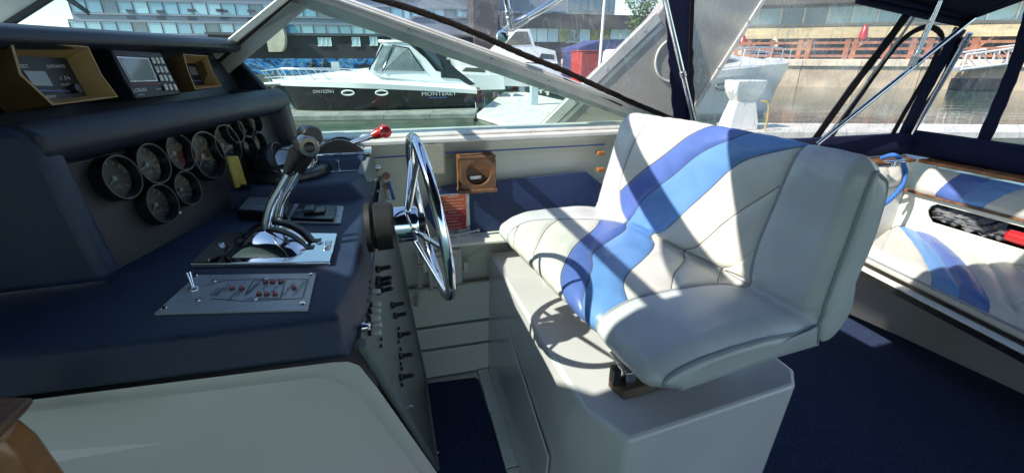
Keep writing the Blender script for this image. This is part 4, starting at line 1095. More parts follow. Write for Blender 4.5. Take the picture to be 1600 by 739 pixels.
strip(Cn, ((1440, -8), (1390, 62), (1330, 140), (1270, 224)), (16, 13), web, 'curtain_binding', 'upper black diagonal binding running down behind the helm seat back', 'canvas binding', B1)
strip(Cn, ((1452, -8), (1405, 62), (1345, 142), (1283, 226)), (4, 4), gel_grey, 'zipper', 'grey zipper between two black diagonal bindings', 'zipper', B1)
strip(Cn, ((1297, 218), (1345, 150), (1395, 80), (1425, 52), (1450, 43), (1468, 50), (1471, 68), (1450, 115), (1415, 175), (1386, 228)), (8, 8), web, 'curtain_binding', 'black arched zipper shaped like a doorway in the corner vinyl', 'canvas binding', B1)
strip(Cn, ((1502, 45), (1470, 100), (1435, 165), (1402, 232)), (26, 20), canvas, 'curtain_binding', 'broad navy corner binding next to the steel stanchion', 'canvas binding', B1)
strip(Af, ((1612, 15), (1590, 90), (1560, 165), (1528, 238)), (18, 18), canvas, 'curtain_binding', 'navy vertical binding of the aft curtain near the right edge', 'canvas binding', B1, nn=AN)
strip(Af, ((1500, 60), (1470, 130), (1430, 190), (1404, 235)), (8, 8), web, 'curtain_binding', 'black edge tape of the aft curtain beside the corner stanchion', 'canvas binding', B1, nn=AN)
# navy bimini edge seen at the top right, its valance, and the aft coaming flap
bi = thing('bimini_top', 'dark navy canvas bimini top over the cockpit', 'canopy', (2.2, .6, 1.8))
a = [Cn(1330, -12), Cn(1372, 14), Cn(1498, 40)]
cr0 = Cn(1505, 36); crz = cr0.z
e0 = Af(1505, 38); e1 = Af(1600, 4); e2 = Af(1720, -50)
m = MB()
va = [Cn(*p) for p in ((1290, -40), (1350, -4), (1420, 10), (1500, 30))]; vb = [Cn(*p) for p in ((1290, -30), (1350, 10), (1420, 26), (1503, 44))]
m.rings([[vb[i] + CN * .02, va[i] + CN * .02, va[i] + CN * .01 , vb[i] + CN * .01] for i in range(4)]); put('valance', m, canvas, bi, smooth=30)
def up(p, z): return V((p.x, p.y, z))
roof = [Cn(1290, -38), Cn(1420, 8), Cn(1503, 34), e0 + V((0, 0, .01)), Af(1600, -2), Af(1760, -70)]
apex = 2.02
inn_ = [V((1.5, 1.2, apex)), V((1.9, 1.0, apex)), V((2.3, .8, apex - .02)), V((2.5, .6, apex - .03)), V((2.6, .2, apex - .03)), V((2.6, -.8, apex - .03))]  # unseen inner edge set back to let sun reach the bench
mid_ = [mixp(a_, b_, .5) + V((0, 0, .10)) for a_, b_ in zip(roof, inn_)]
m = MB(); m.rings([roof, mid_, inn_], closed=False, cap=False); put('canopy_skirt', m, canvas, bi, smooth=60, solid=.008, recalc=False)
for px, (pa, pb) in enumerate((((1340, 2), (1505, 38)), ((1358, -5), (1500, 25)))):
    m = MB(); m.tube(spline([Cn(*pa, .03), mixp(Cn(*pa, .03), Cn(*pb, .03), .5), Cn(*pb, .03)]), .014, 8); put('hem_roll', m, canvas, bi)
# unseen port strip of the top, edge shaped to shade the console and the near half of the seat
st = [(-2.8, 1.2), (-1.38, .86), (-1.07, .55), (-.28, .72), (.18, 1.03), (.6, 1.06), (1.0, 1.05), (1.6, 1.0), (2.6, .8)]
m = MB()
m.rings([[V((x, y, 2.05)), V((x, y - .8, 2.10)), V((x, -2.2, 2.08))] for x, y in st], closed=False, cap=False); put('canopy', m, canvas, bi, smooth=60, solid=.008, recalc=False)

# stainless frame tubes of the top: each tube a thing
T1 = 'stainless frame tubes of the bimini top'
def ftube(pts, r, lab, extra=None, n=10):
    t = thing('frame_tube', lab, 'frame tube', pts[-1], T1)
    m = MB(); m.tube(spline(pts, 6), r, n); put('tube', m, chrome, t, smooth=80)
    for (p, d, rr, ll) in (extra or ()):
        put('end_fitting', MB().cyl(p, p + V(d).normalized() * ll, rr, 12), steel, t, bevel=.002)
    return t
a, b = Cn(1036, -15, .06), Cn(1086, 198, .06)
ftube([a, b], .0125, 'upright tube in front of the navy binding by the arch', [(mixp(a, b, .55), b - a, .016, .03)])
a, b = Cn(800, 42, .07), Cn(905, -18, .12)
ftube([a, b], .015, 'tube rising right from the windshield top rail, with jaw fitting', [(a - (b - a) * .02, b - a, .020, .05), (mixp(a, b, .12), b - a, .019, .035)])
a2, b2 = Cn(799, 44, .09), Cn(787, -16, .12)
ftube([a2, b2], .0125, 'short upright tube leaning left above the windshield hinge', [(a2, b2 - a2, .018, .05), (mixp(a2, b2, .35), b2 - a2, .017, .02)])
t = thing('hinge_fitting', 'stainless deck hinge holding tube ends on the windshield top rail', 'hinge', W(790, 62, .02))
p = W(786, 58, .03); q = Cn(800, 44, .07)
m = MB(); m.tube([p, mixp(p, q, .5) + V((-.01, 0, .01)), q], [.018, .013, .016], 10); put('hinge_arm', m, chrome, t)
m = MB(); m.lathe(p - WN * .01, WN, [(0, 0), (.026, 0), (.022, .01), (0, .012)], 16); put('hinge_foot', m, chrome, t)
m = MB(); m.cyl(q - V((.03, 0, .005)), q + V((.03, 0, .005)), .010, 10); put('hinge_pin', m, steel, t)
# aft corner tubes
a, b = Cn(1276, 226, .06), Cn(1530, 22, .06)
ftube([a, b], .0125, 'long shiny brace tube running diagonally up to the aft corner', [(mixp(a, b, .62), b - a, .017, .04)])
a, b = Cn(1424, 104, .08), Cn(1476, -15, .08)
ftube([a, b], .0135, 'tube coming down from the top to the middle of the diagonal brace', [(a, b - a, .018, .05)])
a, b = Af(1404, 244, .08), Af(1516, 52, .08)
ftube([a, b], .0145, 'corner stanchion standing on the teak rail at the aft corner', [(a, b - a, .020, .03), (mixp(a, b, .9), b - a, .018, .04)])
# added bow over the helm seat, out of the picture, that throws the slanting band of shade on the seat back
ftube([V((1.25, 2.28, 2.0)), V((.75, 2.02, 1.97)), V((.21, 1.57, 1.9)), V((-.13, 1.01, 1.9)), V((-.35, .65, 2.0))], .032, 'added unseen bow above the helm seat, casting the shade band on its back')
bp_ = spline([V((.85, 2.04, 1.94)), V((.21, 1.57, 1.85)), V((-.13, 1.01, 1.85)), V((-.35, .66, 1.93))], 8)
o = put('shade_roll', MB().tube(bp_, .05, 12), canvas, smooth=60); tag(o, 'added unseen navy roll under the overhead bow, widening its shade band', 'shade roll')  # unseen roll added under the bow to widen the band of shade
# ================================================================= AFT BENCH
BZ = .44
bn = thing('aft_bench', 'L shaped aft bench moulding in cream gelcoat with a long locker opening', 'bench', (2.9, 1.2, 0))
f0 = at(1335, 418, 'z', BZ - .03); f1 = at(1600, 556, 'z', BZ - .03)
fd = (f1 - f0).normalized(); f0 = f0 - fd * .25; f1 = f1 + fd * .9
back0 = V((3.22, 2.0, 0)); back1 = V((3.22, -.4, 0))
fb0, fb1 = at(1306, 478, 'z', 0.002), at(1600, 606, 'z', 0.002)
bd = (fb1 - fb0).normalized(); fb0 -= bd * .25; fb1 += bd * .9
m = MB(); m.rings([[V((fb0.x, fb0.y, 0)), V((fb1.x, fb1.y, 0)), back1, back0], [V((f0.x, f0.y, BZ - .05)), V((f1.x, f1.y, BZ - .05)), back1 + V((0, 0, BZ - .05)), back0 + V((0, 0, BZ - .05))]])
put('bench_base', m, gel_grey, bn, bevel=.01)
# dark track with bright metal lip along the front edge
ez = BZ - .02
e0, e1 = V((f0.x, f0.y, ez)), V((f1.x, f1.y, ez)); s_ = Z_.cross(fd)
if s_.x > 0: s_ = -s_
m = MB(); m.prism([e0 + s_ * .0 + V((0, 0, .0)), e1, e1 - V((0, 0, .034)), e0 - V((0, 0, .034))], s_ * .012); put('dark_track', m, black, bn, bevel=.003)
m = MB(); m.prism([e0 - s_ * .03, e1 - s_ * .03, e1 + s_ * .016, e0 + s_ * .016], (0, 0, .010)); put('metal_lip', m, alu, bn, bevel=.003)
# panel line along the base
pz = .16
g0, g1 = V((fb0.x, fb0.y, 0.001)), V((fb1.x, fb1.y, 0.001))
m = MB(); m.prism([g0, g1, g1 + V((0, 0, .022)), g0 + V((0, 0, .022))], s_ * .03); put('base_moulding', m, gel_cream, bn, bevel=.003)
# cushion: quilted panels
def cushion(name, label, cat, corners, thick, divs, cols, nu, sag=.0, seamdepth=.012, nrm=None, cross=None, crown=.02):
    """corners a b c d (a-b front, d-c back); divs: list of (u at front, u at back) panel limits"""
    a, b, c, d = [V(p) for p in corners]
    n = nrm or (b - a).cross(d - a).normalized()
    t = thing(name, label, cat, (a + b + c + d) / 4 - n * thick)
    NV_ = 26
    for k in range(len(divs) - 1):
        (u0, w0_), (u1, w1_) = divs[k], divs[k + 1]
        def f(u, v):
            x = (u0 * (1 - u) + u1 * u) * (1 - v) + (w0_ * (1 - u) + w1_ * u) * v
            p = mixp(mixp(a, b, x), mixp(d, c, x), v)
            ew = min(u, 1 - u) * (u1 - u0) * (b - a).length; ev = min(v, 1 - v) * (d - a).length; ex = min(x, 1 - x) * (b - a).length
            h = seamdepth * (1 - math.exp(-ew / .022)) - seamdepth
            h += crown * math.sin(math.pi * v) - thick * .55 * (max(0, 1 - ev / .045) ** 2.2 if v < .5 else 0) - thick * .5 * max(0, 1 - ex / .045) ** 2.2
            if cross:
                for cv in cross: h -= .006 * math.exp(-((v - cv) * (d - a).length / .012) ** 2)
            h += .0016 * math.sin(x * 50 + 6 * v) * math.sin(v * 23 + x * 9)
            return p + n * h
        m = MB(); m.grid(max(8, int(nu * (u1 - u0))), NV_, f); put('cushion_panel', m, cols[k], t, smooth=70, recalc=False)
    c0 = (a + b + c + d) / 4; r0 = [p - n * thick * .5 for p in (a, b, c, d)]; r1 = [p - n * thick for p in (a, b, c, d)]
    m = MB(); m.rings([r1, r0]); put('cushion_side', m, vinyl_w, t, bevel=.015, seg=3)
    m = MB(); m.tube([a - n * thick * .52, b - n * thick * .52], .006, 6); put('piping', m, piping_m, t)
    return t
czt = BZ + .09
ca = at(1296, 398, 'z', czt - .03); cb = at(1572, 502, 'z', czt - .03); cc2 = at(1640, 432, 'z', czt - .02); cd = at(1330, 333, 'z', czt - .02)
# front edge runs along the lip, back edge meets the locker front
ca = e0 + fd * .20 - s_ * .06 + V((0, 0, .10)); cb = at(1590, 503, 'z', ca.z); cb = ca + fd * (cb - ca).length
cd = V((3.02, 1.99, ca.z)); ccb = at(1680, 445, 'z', ca.z); ccb = V((3.0, ccb.y, ca.z))
cb = ca + fd * ((.30 - ca.y) / fd.y); ccb = V((3.02, .30, ca.z))
L_ = (cb - ca).length
def fu(px, py):
    p = at(px, py, 'z', ca.z); return (p - ca).dot(fd) / L_
Lb = (ccb - cd).length
def bu(px, py):
    return (cd.y - at(px, py, 'x', 3.02).y) / Lb
divs = [(0, 0), (fu(1352, 398), bu(1362, 345)), (fu(1441, 436), bu(1403, 341)), (fu(1490, 456), bu(1436, 345)), (fu(1542, 478), bu(1476, 352)), (fu(1585, 497), bu(1535, 364)), (fu(1660, 530), bu(1600, 382)), (1.0, 1.0)]
divs = [(max(0, min(1, a)), max(0, min(1, b))) for a, b in divs]
cushion('bench_cushion', 'white quilted bench cushion with light and dark blue stripes', 'cushion', (ca, cb, ccb, cd), .09, divs, [vinyl_w, vinyl_w, vinyl_b2, vinyl_b1, vinyl_w, vinyl_w, vinyl_w], 150, crown=.010)
# round bolster at the right
p = at(1592, 470, 'z', .52)
p = at(1600, 490, 'z', .50)
m = MB(); m.tube([p + V((-.02, .02, .01)), p + V((.04, -.02, .015)), p + V((.3, -.2, .02))], [.035, .055, .055], 18); o = put('bolster_roll', m, vinyl_w2, smooth=80, bevel=.01); tag(o, 'rolled white vinyl bolster at the right picture edge on the bench', 'bolster')
# locker front with long opening, coaming pad, teak rail
Lx = 3.03
def Lk(px, py, x=Lx): return at(px, py, 'x', x)
zt = Lk(1600, 336).z; zt0 = Lk(1400, 296).z
z_hi = .74
yA, yB = 2.0, .30
op = [Lk(*p) for p in ((1443, 330), (1456, 317), (1600, 345), (1700, 366), (1700, 420), (1600, 384), (1458, 350), (1444, 343))]
# panel built as pieces round the opening
zo_hi = .655; zo_lo = .555
oy = 1.62
zo_hi = Lk(1460, 318).z; zo_lo = Lk(1460, 349).z; oy = Lk(1446, 335).y
m = MB(); m.prism([V((Lx, yA, .38)), V((Lx, yB, .38)), V((Lx, yB, zo_lo)), V((Lx, oy - .04, zo_lo)), V((Lx, oy - .01, zo_lo + .03)), V((Lx, oy, (zo_lo + zo_hi) / 2)), V((Lx, oy - .01, zo_hi - .02)), V((Lx, oy - .04, zo_hi)), V((Lx, yB, zo_hi)), V((Lx, yB, z_hi)), V((Lx, yA, z_hi))], (.02, 0, 0)); put('locker_front', m, gel_cream, bn, bevel=.004)
m = MB(); m.box2((Lx + .02, yB, .38), (Lx + .19, yA, .40)); m.box2((Lx + .18, yB, .40), (Lx + .19, yA, z_hi)); put('locker_inside', m, navy_dk, bn)
# dark contents: grey cloth bundle and red item
t = thing('cloth_bundle', 'crumpled pale grey cloth bundle inside the bench locker', 'cloth', V((Lx + .10, 1.2, .40)))
def lump(c, r, seed, nu=18, nv=14, rough_=.25):
    rnd = random.Random(seed); ph = [rnd.uniform(0, 6) for _ in range(8)]
    m = MB()
    def f(u, v):
        th = 2 * math.pi * u; fi = math.pi * (v - .5)
        d = V((math.cos(fi) * math.cos(th), math.cos(fi) * math.sin(th), math.sin(fi)))
        k = 1 + rough_ * (math.sin(5 * d.y + ph[0]) * math.sin(6 * d.z + ph[1]) + .5 * math.sin(13 * d.y + ph[2] + 5 * d.z) + .4 * math.sin(19 * d.z + ph[3] + 9 * d.x))
        return V(c) + V((d.x * r[0], d.y * r[1], d.z * r[2])) * k
    m.grid(nu, nv, f); return m
for i, (px, py, ry) in enumerate(((1492, 340, .10), (1528, 352, .09), (1556, 362, .05))):
    p = at(px, py, 'x', Lx + .07); put('cloth_fold', lump(p, (.05, ry, .042), i, 30, 24, .3), mat('grey_cloth', (.13, .135, .15), .9, nz=(40, .3), bump=(90, 1.)), t, smooth=80)
t = put('red_bottle', MB().lathe(at(1572, 366, 'x', Lx + .04), (.1, -1, -.05), [(0, 0), (.02, .0), (.032, .012), (.034, .05), (.034, .22), (0, .22)], 20), red_pl); tag(t, 'red cylinder lying in the bench locker near the right edge', 'bottle')
t = put('dark_bag', lump(at(1470, 333, 'x', Lx + .10), (.06, .10, .05), 9, 20, 16), black, smooth=80); tag(t, 'black bag at the left end of the bench locker', 'bag')
# coaming pad (white with two blue stripes)
pa, pb = V((2.99, 1.93, z_hi)), V((2.99, .35, z_hi - .0)); zc = .895
pc_, pd_ = V((3.05, .35, zc)), V((3.05, 1.93, zc))
Lp = (pb - pa).length
def pu(px, py, x): return (1.93 - at(px, py, 'x', x).y) / Lp
dv = [(0, 0), (pu(1402, 290, 2.99), pu(1428, 262, 3.05)), (pu(1455, 308, 2.99), pu(1498, 279, 3.05)), (pu(1492, 316, 2.99), pu(1545, 287, 3.05)), (pu(1530, 322, 2.99), pu(1605, 290, 3.05)), (.97, .98)]
cushion('coaming_pad', 'white padded coaming along the aft rail with two blue stripes', 'padding', (pa, pb, pc_, pd_), .05, dv, [vinyl_w, vinyl_w, vinyl_b1, vinyl_b2, vinyl_w], 70, crown=.02, seamdepth=.008)
# side coaming pad on the starboard side and corner pad
sa, sb = V((2.2, 1.96, z_hi + .02)), V((2.96, 1.96, z_hi + .02))
cushion('side_coaming_pad', 'white padded side coaming behind the helm seat back', 'padding', (sa, sb, V((2.96, 2.0, zc)), V((2.2, 2.0, zc))), .05, [(0, 0), (.85, .85), (1, 1)], [vinyl_w, vinyl_w], 40, crown=.02, seamdepth=.008, nrm=V((0, -1, .1)).normalized())
m = MB(); m.box2((2.2, 1.99, z_hi - .36), (3.028, 2.01, z_hi + .015)); o = put('side_lining', m, vinyl_w2, bn, bevel=.004)
m = MB(); m.prism([V((2.05, 1.98, .50)), V((2.62, 1.98, .50)), V((2.66, 1.98, .53)), V((2.66, 1.98, .66)), V((2.62, 1.98, .69)), V((2.05, 1.98, .69))], (0, .02, 0)); put('opening_shade_plate', m, navy_dk, bn)  # solid dark plate standing in for the shade inside an opening
m = MB(); m.box2((Lx - .03, yB, z_hi - .008), (Lx + .02, 1.98, z_hi + .004)); put('brown_edging', m, teak_dk, bn)
# teak rail
tr = thing('teak_rail', 'varnished teak cap rail along the transom coaming', 'rail', (3.08, 1.2, .90))
for k in range(3):
    m = MB(); m.box2((3.045 + k * .03, .2, .905), (3.072 + k * .03, 1.98, .925 + .001 * k)); put('rail_strip', m, teak, tr, bevel=.003)
m = MB(); m.box2((2.2, 1.99, .905), (3.044, 2.08, .922)); o = put('side_teak_rail', m, teak_dk, bevel=.003); tag(o, 'darker teak rail on the starboard side behind the helm seat', 'rail')
# navy flap of the aft curtain
m = MB(); fy = [2.12 - .085 * k for k in range(26)]
m.rings([[V((3.13 + .006 * math.sin(k * .9), y, .925)), V((3.10 + .012 * math.sin(k * 1.3), y, .96)), V((3.12 + .008 * math.sin(k), y, 1.065)), V((3.14, y, 1.075)), V((3.15, y, .925))] for k, y in enumerate(fy)])
o = put('curtain_flap', m, canvas, smooth=60); tag(o, 'navy canvas flap of the aft curtain above the teak rail', 'canvas flap')
m = MB(); fx = [1.5 + .145 * k for k in range(12)]
m.rings([[V((x, 2.09, .93)), V((x, 2.075 + .01 * math.sin(k), .98)), V((x, 2.09, 1.06)), V((x, 2.12, 1.06)), V((x, 2.12, .93))] for k, x in enumerate(fx)])
o = put('curtain_flap', m, canvas, smooth=60); tag(o, 'navy canvas flap on the starboard side behind the helm seat', 'canvas flap')
# blue rope from the rail cleat
cl_ = at(1400, 240, 'x', 2.98)
t = thing('cleat', 'steel deck cleat on the teak rail at the corner stanchion', 'cleat', V((cl_.x, 1.88, .925)))
m = MB(); q = at(1398, 252, 'z', .955); m.tube([q - V((.07, .0, 0)), q + V((.07, .0, 0))], [.009, .009], 10); m.cyl(q - V((0, 0, .03)), q, .014, 10); put('cleat_horn', m, chrome, t, smooth=60)
pts = [at(1378, 247, 'z', .96), at(1398, 243, 'z', .985), at(1412, 258, 'y', 1.90), at(1412, 285, 'y', 1.88), at(1390, 312, 'y', 1.88), at(1358, 333, 'y', 1.88), at(1330, 345, 'y', 1.90)]
m = MB(); m.tube(spline(pts, 10), [.013] * 61, 8); o = put('mooring_rope', m, blue_rope, smooth=80); tag(o, 'blue rope looped from the corner cleat down behind the helm seat', 'rope')
# ================================================================= WATER, SKY IS THE WORLD
WZ = -.8
wm = bpy.data.materials.new('harbour_water'); wm.use_nodes = True; n = wm.node_tree.nodes; l = wm.node_tree.links; b = n['Principled BSDF']
b.inputs['Base Color'].default_value = (.035, .075, .055, 1); b.inputs['Roughness'].default_value = .05; b.inputs['IOR'].default_value = 1.33
tc = n.new('ShaderNodeTexCoord'); tn = n.new('ShaderNodeTexNoise'); tn.inputs['Scale'].default_value = .55; tn.inputs['Detail'].default_value = 6; tn.inputs['Distortion'].default_value = .6
mp = n.new('ShaderNodeMapping'); mp.inputs['Scale'].default_value = (1, 2.2, 1); l.new(tc.outputs['Object'], mp.inputs[0]); l.new(mp.outputs[0], tn.inputs[0])
bp = n.new('ShaderNodeBump'); bp.inputs['Strength'].default_value = .35; bp.inputs['Distance'].default_value = .06; l.new(tn.outputs[0], bp.inputs['Height']); l.new(bp.outputs[0], b.inputs['Normal'])
m = MB(); m.box2((-600, -600, WZ - .02), (600, 900, WZ)); struct('water', m, wm, smooth=0)
m = MB(); m.box2((-1500, -1500, WZ - 3), (1500, 2500, WZ - .5)); struct('ground', m, mat('harbour_bed', (.10, .11, .09), .9), smooth=0)

concrete = mat('grey_concrete', (.26, .27, .25), .8, nz=(1.5, .3, 9), bump=(20, .6, 6))
concrete_d = mat('dark_concrete', (.17, .18, .15), .7, nz=(1.2, .35, 9), bump=(20, .6, 6))  # darker tone than the deck slabs
stone_m = mat('pale_quay_stone', (.70, .61, .48), .8, nz=(.8, .2, 9), bump=(6, .6, 6))
rust = mat('rust_brown_timber', (.42, .17, .09), .8, nz=(2, .3, 6), bump=(15, .6))
pile_red = mat('red_pile_sleeve', (.42, .045, .035), .45, nz=(4, .15))
bwhite = mat('boat_white_gelcoat', (.88, .88, .88), .25, nz=(.8, .05), coat=.4)
bdark = mat('boat_black_gelcoat', (.008, .010, .013), .12, nz=(1.5, .3), coat=.15)
bglass = mat('boat_dark_glass', (.02, .03, .035), .06, nz=(3, .2), coat=1)
bglass_l = mat('boat_pale_vinyl', (.22, .26, .28), .1, nz=(4, .3, 7), coat=.6)
bcanvas = mat('boat_black_canvas', (.014, .02, .028), .5, nz=(6, .3))
brick_d = mat('dark_brown_brickwork', (.045, .042, .045), .8, nz=(3, .25, 8), bump=(15, .8))
conc_b = mat('pale_blue_grey_cladding', (.30, .34, .40), .6, nz=(.3, .12, 6), bump=(2, .3))
glass_b = mat('reflecting_window_glass', (.16, .38, .52), .08, nz=(.25, .3, 3), coat=.8, spec=1.)
glass_c = mat('pale_window_glass', (.30, .55, .66), .10, nz=(.2, .25, 3), coat=.8, spec=1.)
glass_d = mat('dark_window_glass', (.05, .12, .19), .06, nz=(.4, .4, 4), coat=.8, spec=1.)
frame_b = mat('window_frame_grey', (.09, .10, .115), .4)

# ---------------------------------------------------------------- docks
def seg_wall(name, label, cat, quad_, z0, z1, mm_top, nseg, group=None, m2=None):
    """dock: top slabs one by one, darker float below"""
    a, b, c, d = [V((p[0], p[1], 0)) for p in quad_]
    t = thing(name, label, cat, (a + b + c + d) / 4 + V((0, 0, z0)), group)
    slab = None
    for k in range(nseg):
        u0, u1 = k / nseg + .0004, (k + 1) / nseg - .0004
        P = [mixp(a, b, u0), mixp(a, b, u1), mixp(d, c, u1), mixp(d, c, u0)]
        m = MB(); m.prism([V((p.x, p.y, z1 - .16)) for p in P], (0, 0, .16)); put('deck_slab', m, mm_top, t, smooth=0)
    ins = .06; ce = (a + b + c + d) / 4
    P = [p + (ce - p).normalized() * ins for p in (a, b, c, d)]
    m = MB(); m.prism([V((p.x, p.y, z0)) for p in P], (0, 0, z1 - .161 - z0)); put('float_body', m, m2 or concrete_d, t, smooth=0)
    return t
DZ = WZ + .30
q1, q2 = at(350, 180, 'z', DZ), at(742, 178, 'z', DZ)
q3, q4 = at(748, 167, 'z', DZ), at(345, 170, 'z', DZ)
q1 = V((q1.x - 6, q1.y, 0)); q4 = V((q4.x - 6, q4.y, 0))
seg_wall('finger_dock', 'long concrete finger dock lying in front of the black and white cruiser', 'dock', (q1, q2, q3, q4), WZ - .3, DZ, concrete, 9)
q = [at(*p, 'z', DZ) for p in ((748, 180), (862, 222), (912, 196), (880, 178), (790, 146), (742, 141))]
q = [at(745, 178, 'z', DZ), at(872, 215, 'z', DZ), at(960, 176, 'z', DZ), at(795, 138, 'z', DZ)]
seg_wall('main_dock', 'wide concrete walkway dock running away past the red piles', 'dock', q, WZ - .3, DZ, mat('pale_concrete', (.62, .60, .55), .8, nz=(1.5, .15, 9), bump=(20, .5, 6)), 7)
q = [at(870, 140, 'z', DZ), at(1010, 150, 'z', DZ), at(1010, 143, 'z', DZ), at(870, 134, 'z', DZ)]
seg_wall('far_dock', 'thin concrete dock crossing behind the white dock pedestals', 'dock', q, WZ - .3, DZ, concrete, 5)
q = [at(1120, 207, 'z', DZ), at(1800, 207, 'z', DZ), at(1800, 196, 'z', DZ), at(1120, 192, 'z', DZ)]
seg_wall('near_dock', 'sunlit dock strip seen through the crinkled vinyl behind the seat', 'dock', q, WZ - .3, DZ, mat('pale_concrete', (.62, .60, .55), .8), 10)
# pedestals, piles, cleats
PG = 'white power pedestals on the main dock'
def pedestal(px, pyb, hpx, wpx, lab):
    b = at(px, pyb, 'z', DZ); k = ppm(b); h = hpx / k; w_ = wpx / k
    t = thing('power_pedestal', lab, 'pedestal', b, PG)
    m = MB(); m.box(b + V((0, 0, h * .30)), (w_ * .72, w_ * .6, h * .6)); put('post', m, mat('pale_blue_pedestal', (.42, .50, .56), .45, nz=(6, .1)), t, bevel=.02)
    m = MB(); m.box(b + V((0, 0, h * .80)), (w_, w_ * .75, h * .40)); put('head', m, mat('pale_blue_pedestal', (.42, .50, .56), .45), t, bevel=.03)
    for s_ in (-1, 0, 1): put('socket', MB().box(b + V((s_ * w_ * .25, -w_ * .39, h * .86)), (w_ * .16, .02, h * .12)), bdark, t)
pedestal(834, 164, 50, 16, 'nearest white power pedestal, right of the second red pile'); pedestal(815, 144, 37, 12, 'middle white power pedestal beside the second red pile'); pedestal(760, 139, 32, 9, 'farthest white power pedestal, right of the first red pile')
RG = 'red sleeved piles beside the dock'
def pile(px, pyb, pyt, wpx, lab, mm=pile_red):
    b = at(px, pyb, 'z', WZ - .3 + .3); k = ppm(b); h = (pyb - pyt) / k
    m = MB(); m.lathe(b - V((0, 0, .5)), Z_, [(wpx / k / 2, 0), (wpx / k / 2, h + .5), (wpx / k / 2.4, h + .56), (0, h + .58)], 18); o = put('dock_pile', m, mm); tag(o, lab, 'pile', RG)
pile(749, 158, 94, 8, 'first red pile, right behind the stern of the black and white cruiser'); pile(804, 146, 98, 8, 'second red pile, beside the white pedestals')
for i, (px, py) in enumerate(((800, 152), (808, 158), (853, 178), (772, 133), (779, 135), (845, 146), (856, 149), (766, 142))):
    b = at(px, py, 'z', DZ); m = MB(); m.box(b + V((0, 0, .06)), (.12, .12, .16)); m.box(b + V((0, 0, .16)), (.34, .08, .05))
    o = put('dock_cleat', m, bwhite, bevel=.02); tag(o, 'small white dock cleat ' + ['just below the foot of the second red pile', 'nearest the foot of the middle white pedestal', 'nearest to the camera, at the foot of the nearest pedestal', 'farthest left, just right of the farthest pedestal', 'second from the left on the far dock edge', 'right of the nearest pedestal at half its height', 'farthest right on the main dock', 'close beside the farthest white pedestal'][i], 'cleat', 'small white cleats along the main dock')

# ---------------------------------------------------------------- boats
def cruiser(name, label, x0, x1, y, beam, fb, top, dark, style, par_mats=None):
    """bow at x0; waterline WZ; fb freeboard at bow, top height of hardtop"""
    L = x1 - x0; t = thing(name, label, 'boat', ((x0 + x1) / 2, y, WZ))
    sgn = 1 if L > 0 else -1; L_ = abs(L)
    def P(u, v, z): return V((x0 + sgn * u * L_, y + v * beam / 2, WZ + z))
    NS = 22; st = []
    def hb(u): return min(1, (u * 2.3) ** .55) * (1 - .06 * max(0, u - .6)) if u > 0 else 0.02
    def sheer(u): return fb * (1 - .30 * u + .06 * math.sin(u * 3.1))
    rows = []
    for k in range(NS + 1):
        u = k / NS; w_ = max(hb(u), .03); s_ = sheer(u)
        off = .13 * (1 - min(u / .25, 1)) ** 1.5          # raked stem
        uu = lambda f: u + off * (1 - f) 
        pr = [(0, -.5, 0), (w_ * .62, -.15, .15), (w_ * .80, .25, .35), (w_ * .90, s_ * .55, .6), (w_ * .99, s_ * .86, .9), (w_ * 1.0, s_, 1)]
        rows.append([(P(uu(f), v, z), P(uu(f), -v, z)) for v, z, f in pr])
    for (i0, i1, mm, nm) in ((0, 2, par_mats[0], 'hull_bottom'), (2, 4, par_mats[1], 'hull_side'), (4, 5, par_mats[2], 'sheer_band')):
        m = MB()
        for sd in (0, 1): m.rings([[r[i][sd] for i in range(i0, i1 + 1)] for r in rows], closed=False, cap=False)
        put(nm, m, mm, t, smooth=40, recalc=True)
    m = MB(); r = rows[-1]; m.poly([q_[0] for q_ in r] + [q_[1] for q_ in r][::-1]); put('transom', m, par_mats[2], t)
    # foredeck, crowned
    m = MB(); m.rings([[rows[k][5][0], mixp(rows[k][5][0], rows[k][5][1], .22) + V((0, 0, .20 * min(1, k / 6))), mixp(rows[k][5][0], rows[k][5][1], .5) + V((0, 0, .32 * min(1, k / 6))), mixp(rows[k][5][0], rows[k][5][1], .78) + V((0, 0, .20 * min(1, k / 6))), rows[k][5][1]] for k in range(NS + 1)], closed=False, cap=False); put('deck', m, bwhite, t, smooth=60)
    return t, P, sheer, hb, rows
MY = 19.0
a, b = at(418, 160, 'y', MY), at(745, 165, 'y', MY)
ml = b.x - a.x
t, P, sh_, hb, rows = cruiser('express_cruiser', 'black and white express cruiser with hardtop moored beyond the finger dock', a.x, b.x, MY + 1.4, 3.2, 1.45, 3.3, True, 0, (bdark, bdark, bwhite))
def zf(py, px=600, y=MY): return at(px, py, 'y', y).z - WZ
# cabin trunk, windscreen, hardtop
def band(name, sec, mm, par, **k):
    m = MB(); m.rings(sec); return put(name, m, mm, par, **k)
ux = lambda px, y=MY: (at(px, 120, 'y', y).x - a.x) / ml
s0 = 1.15
w_c = .80
c_sec = []
for (px, py, wv2) in ((470, 124, .25), (520, 114, .50), (575, 108, .66), (650, 107, .74), (735, 122, .78), (750, 140, .78)):
    u = ux(px); z1 = zf(py, px); 
    c_sec.append([P(u, -wv2, s0 * .95), P(u, -wv2 * .93, z1 - .12), P(u, -wv2 * .75, z1), P(u, wv2 * .75, z1), P(u, wv2 * .93, z1 - .12), P(u, wv2, s0 * .95)])
band('cabin', c_sec, bwhite, t, bevel=.03, smooth=50)
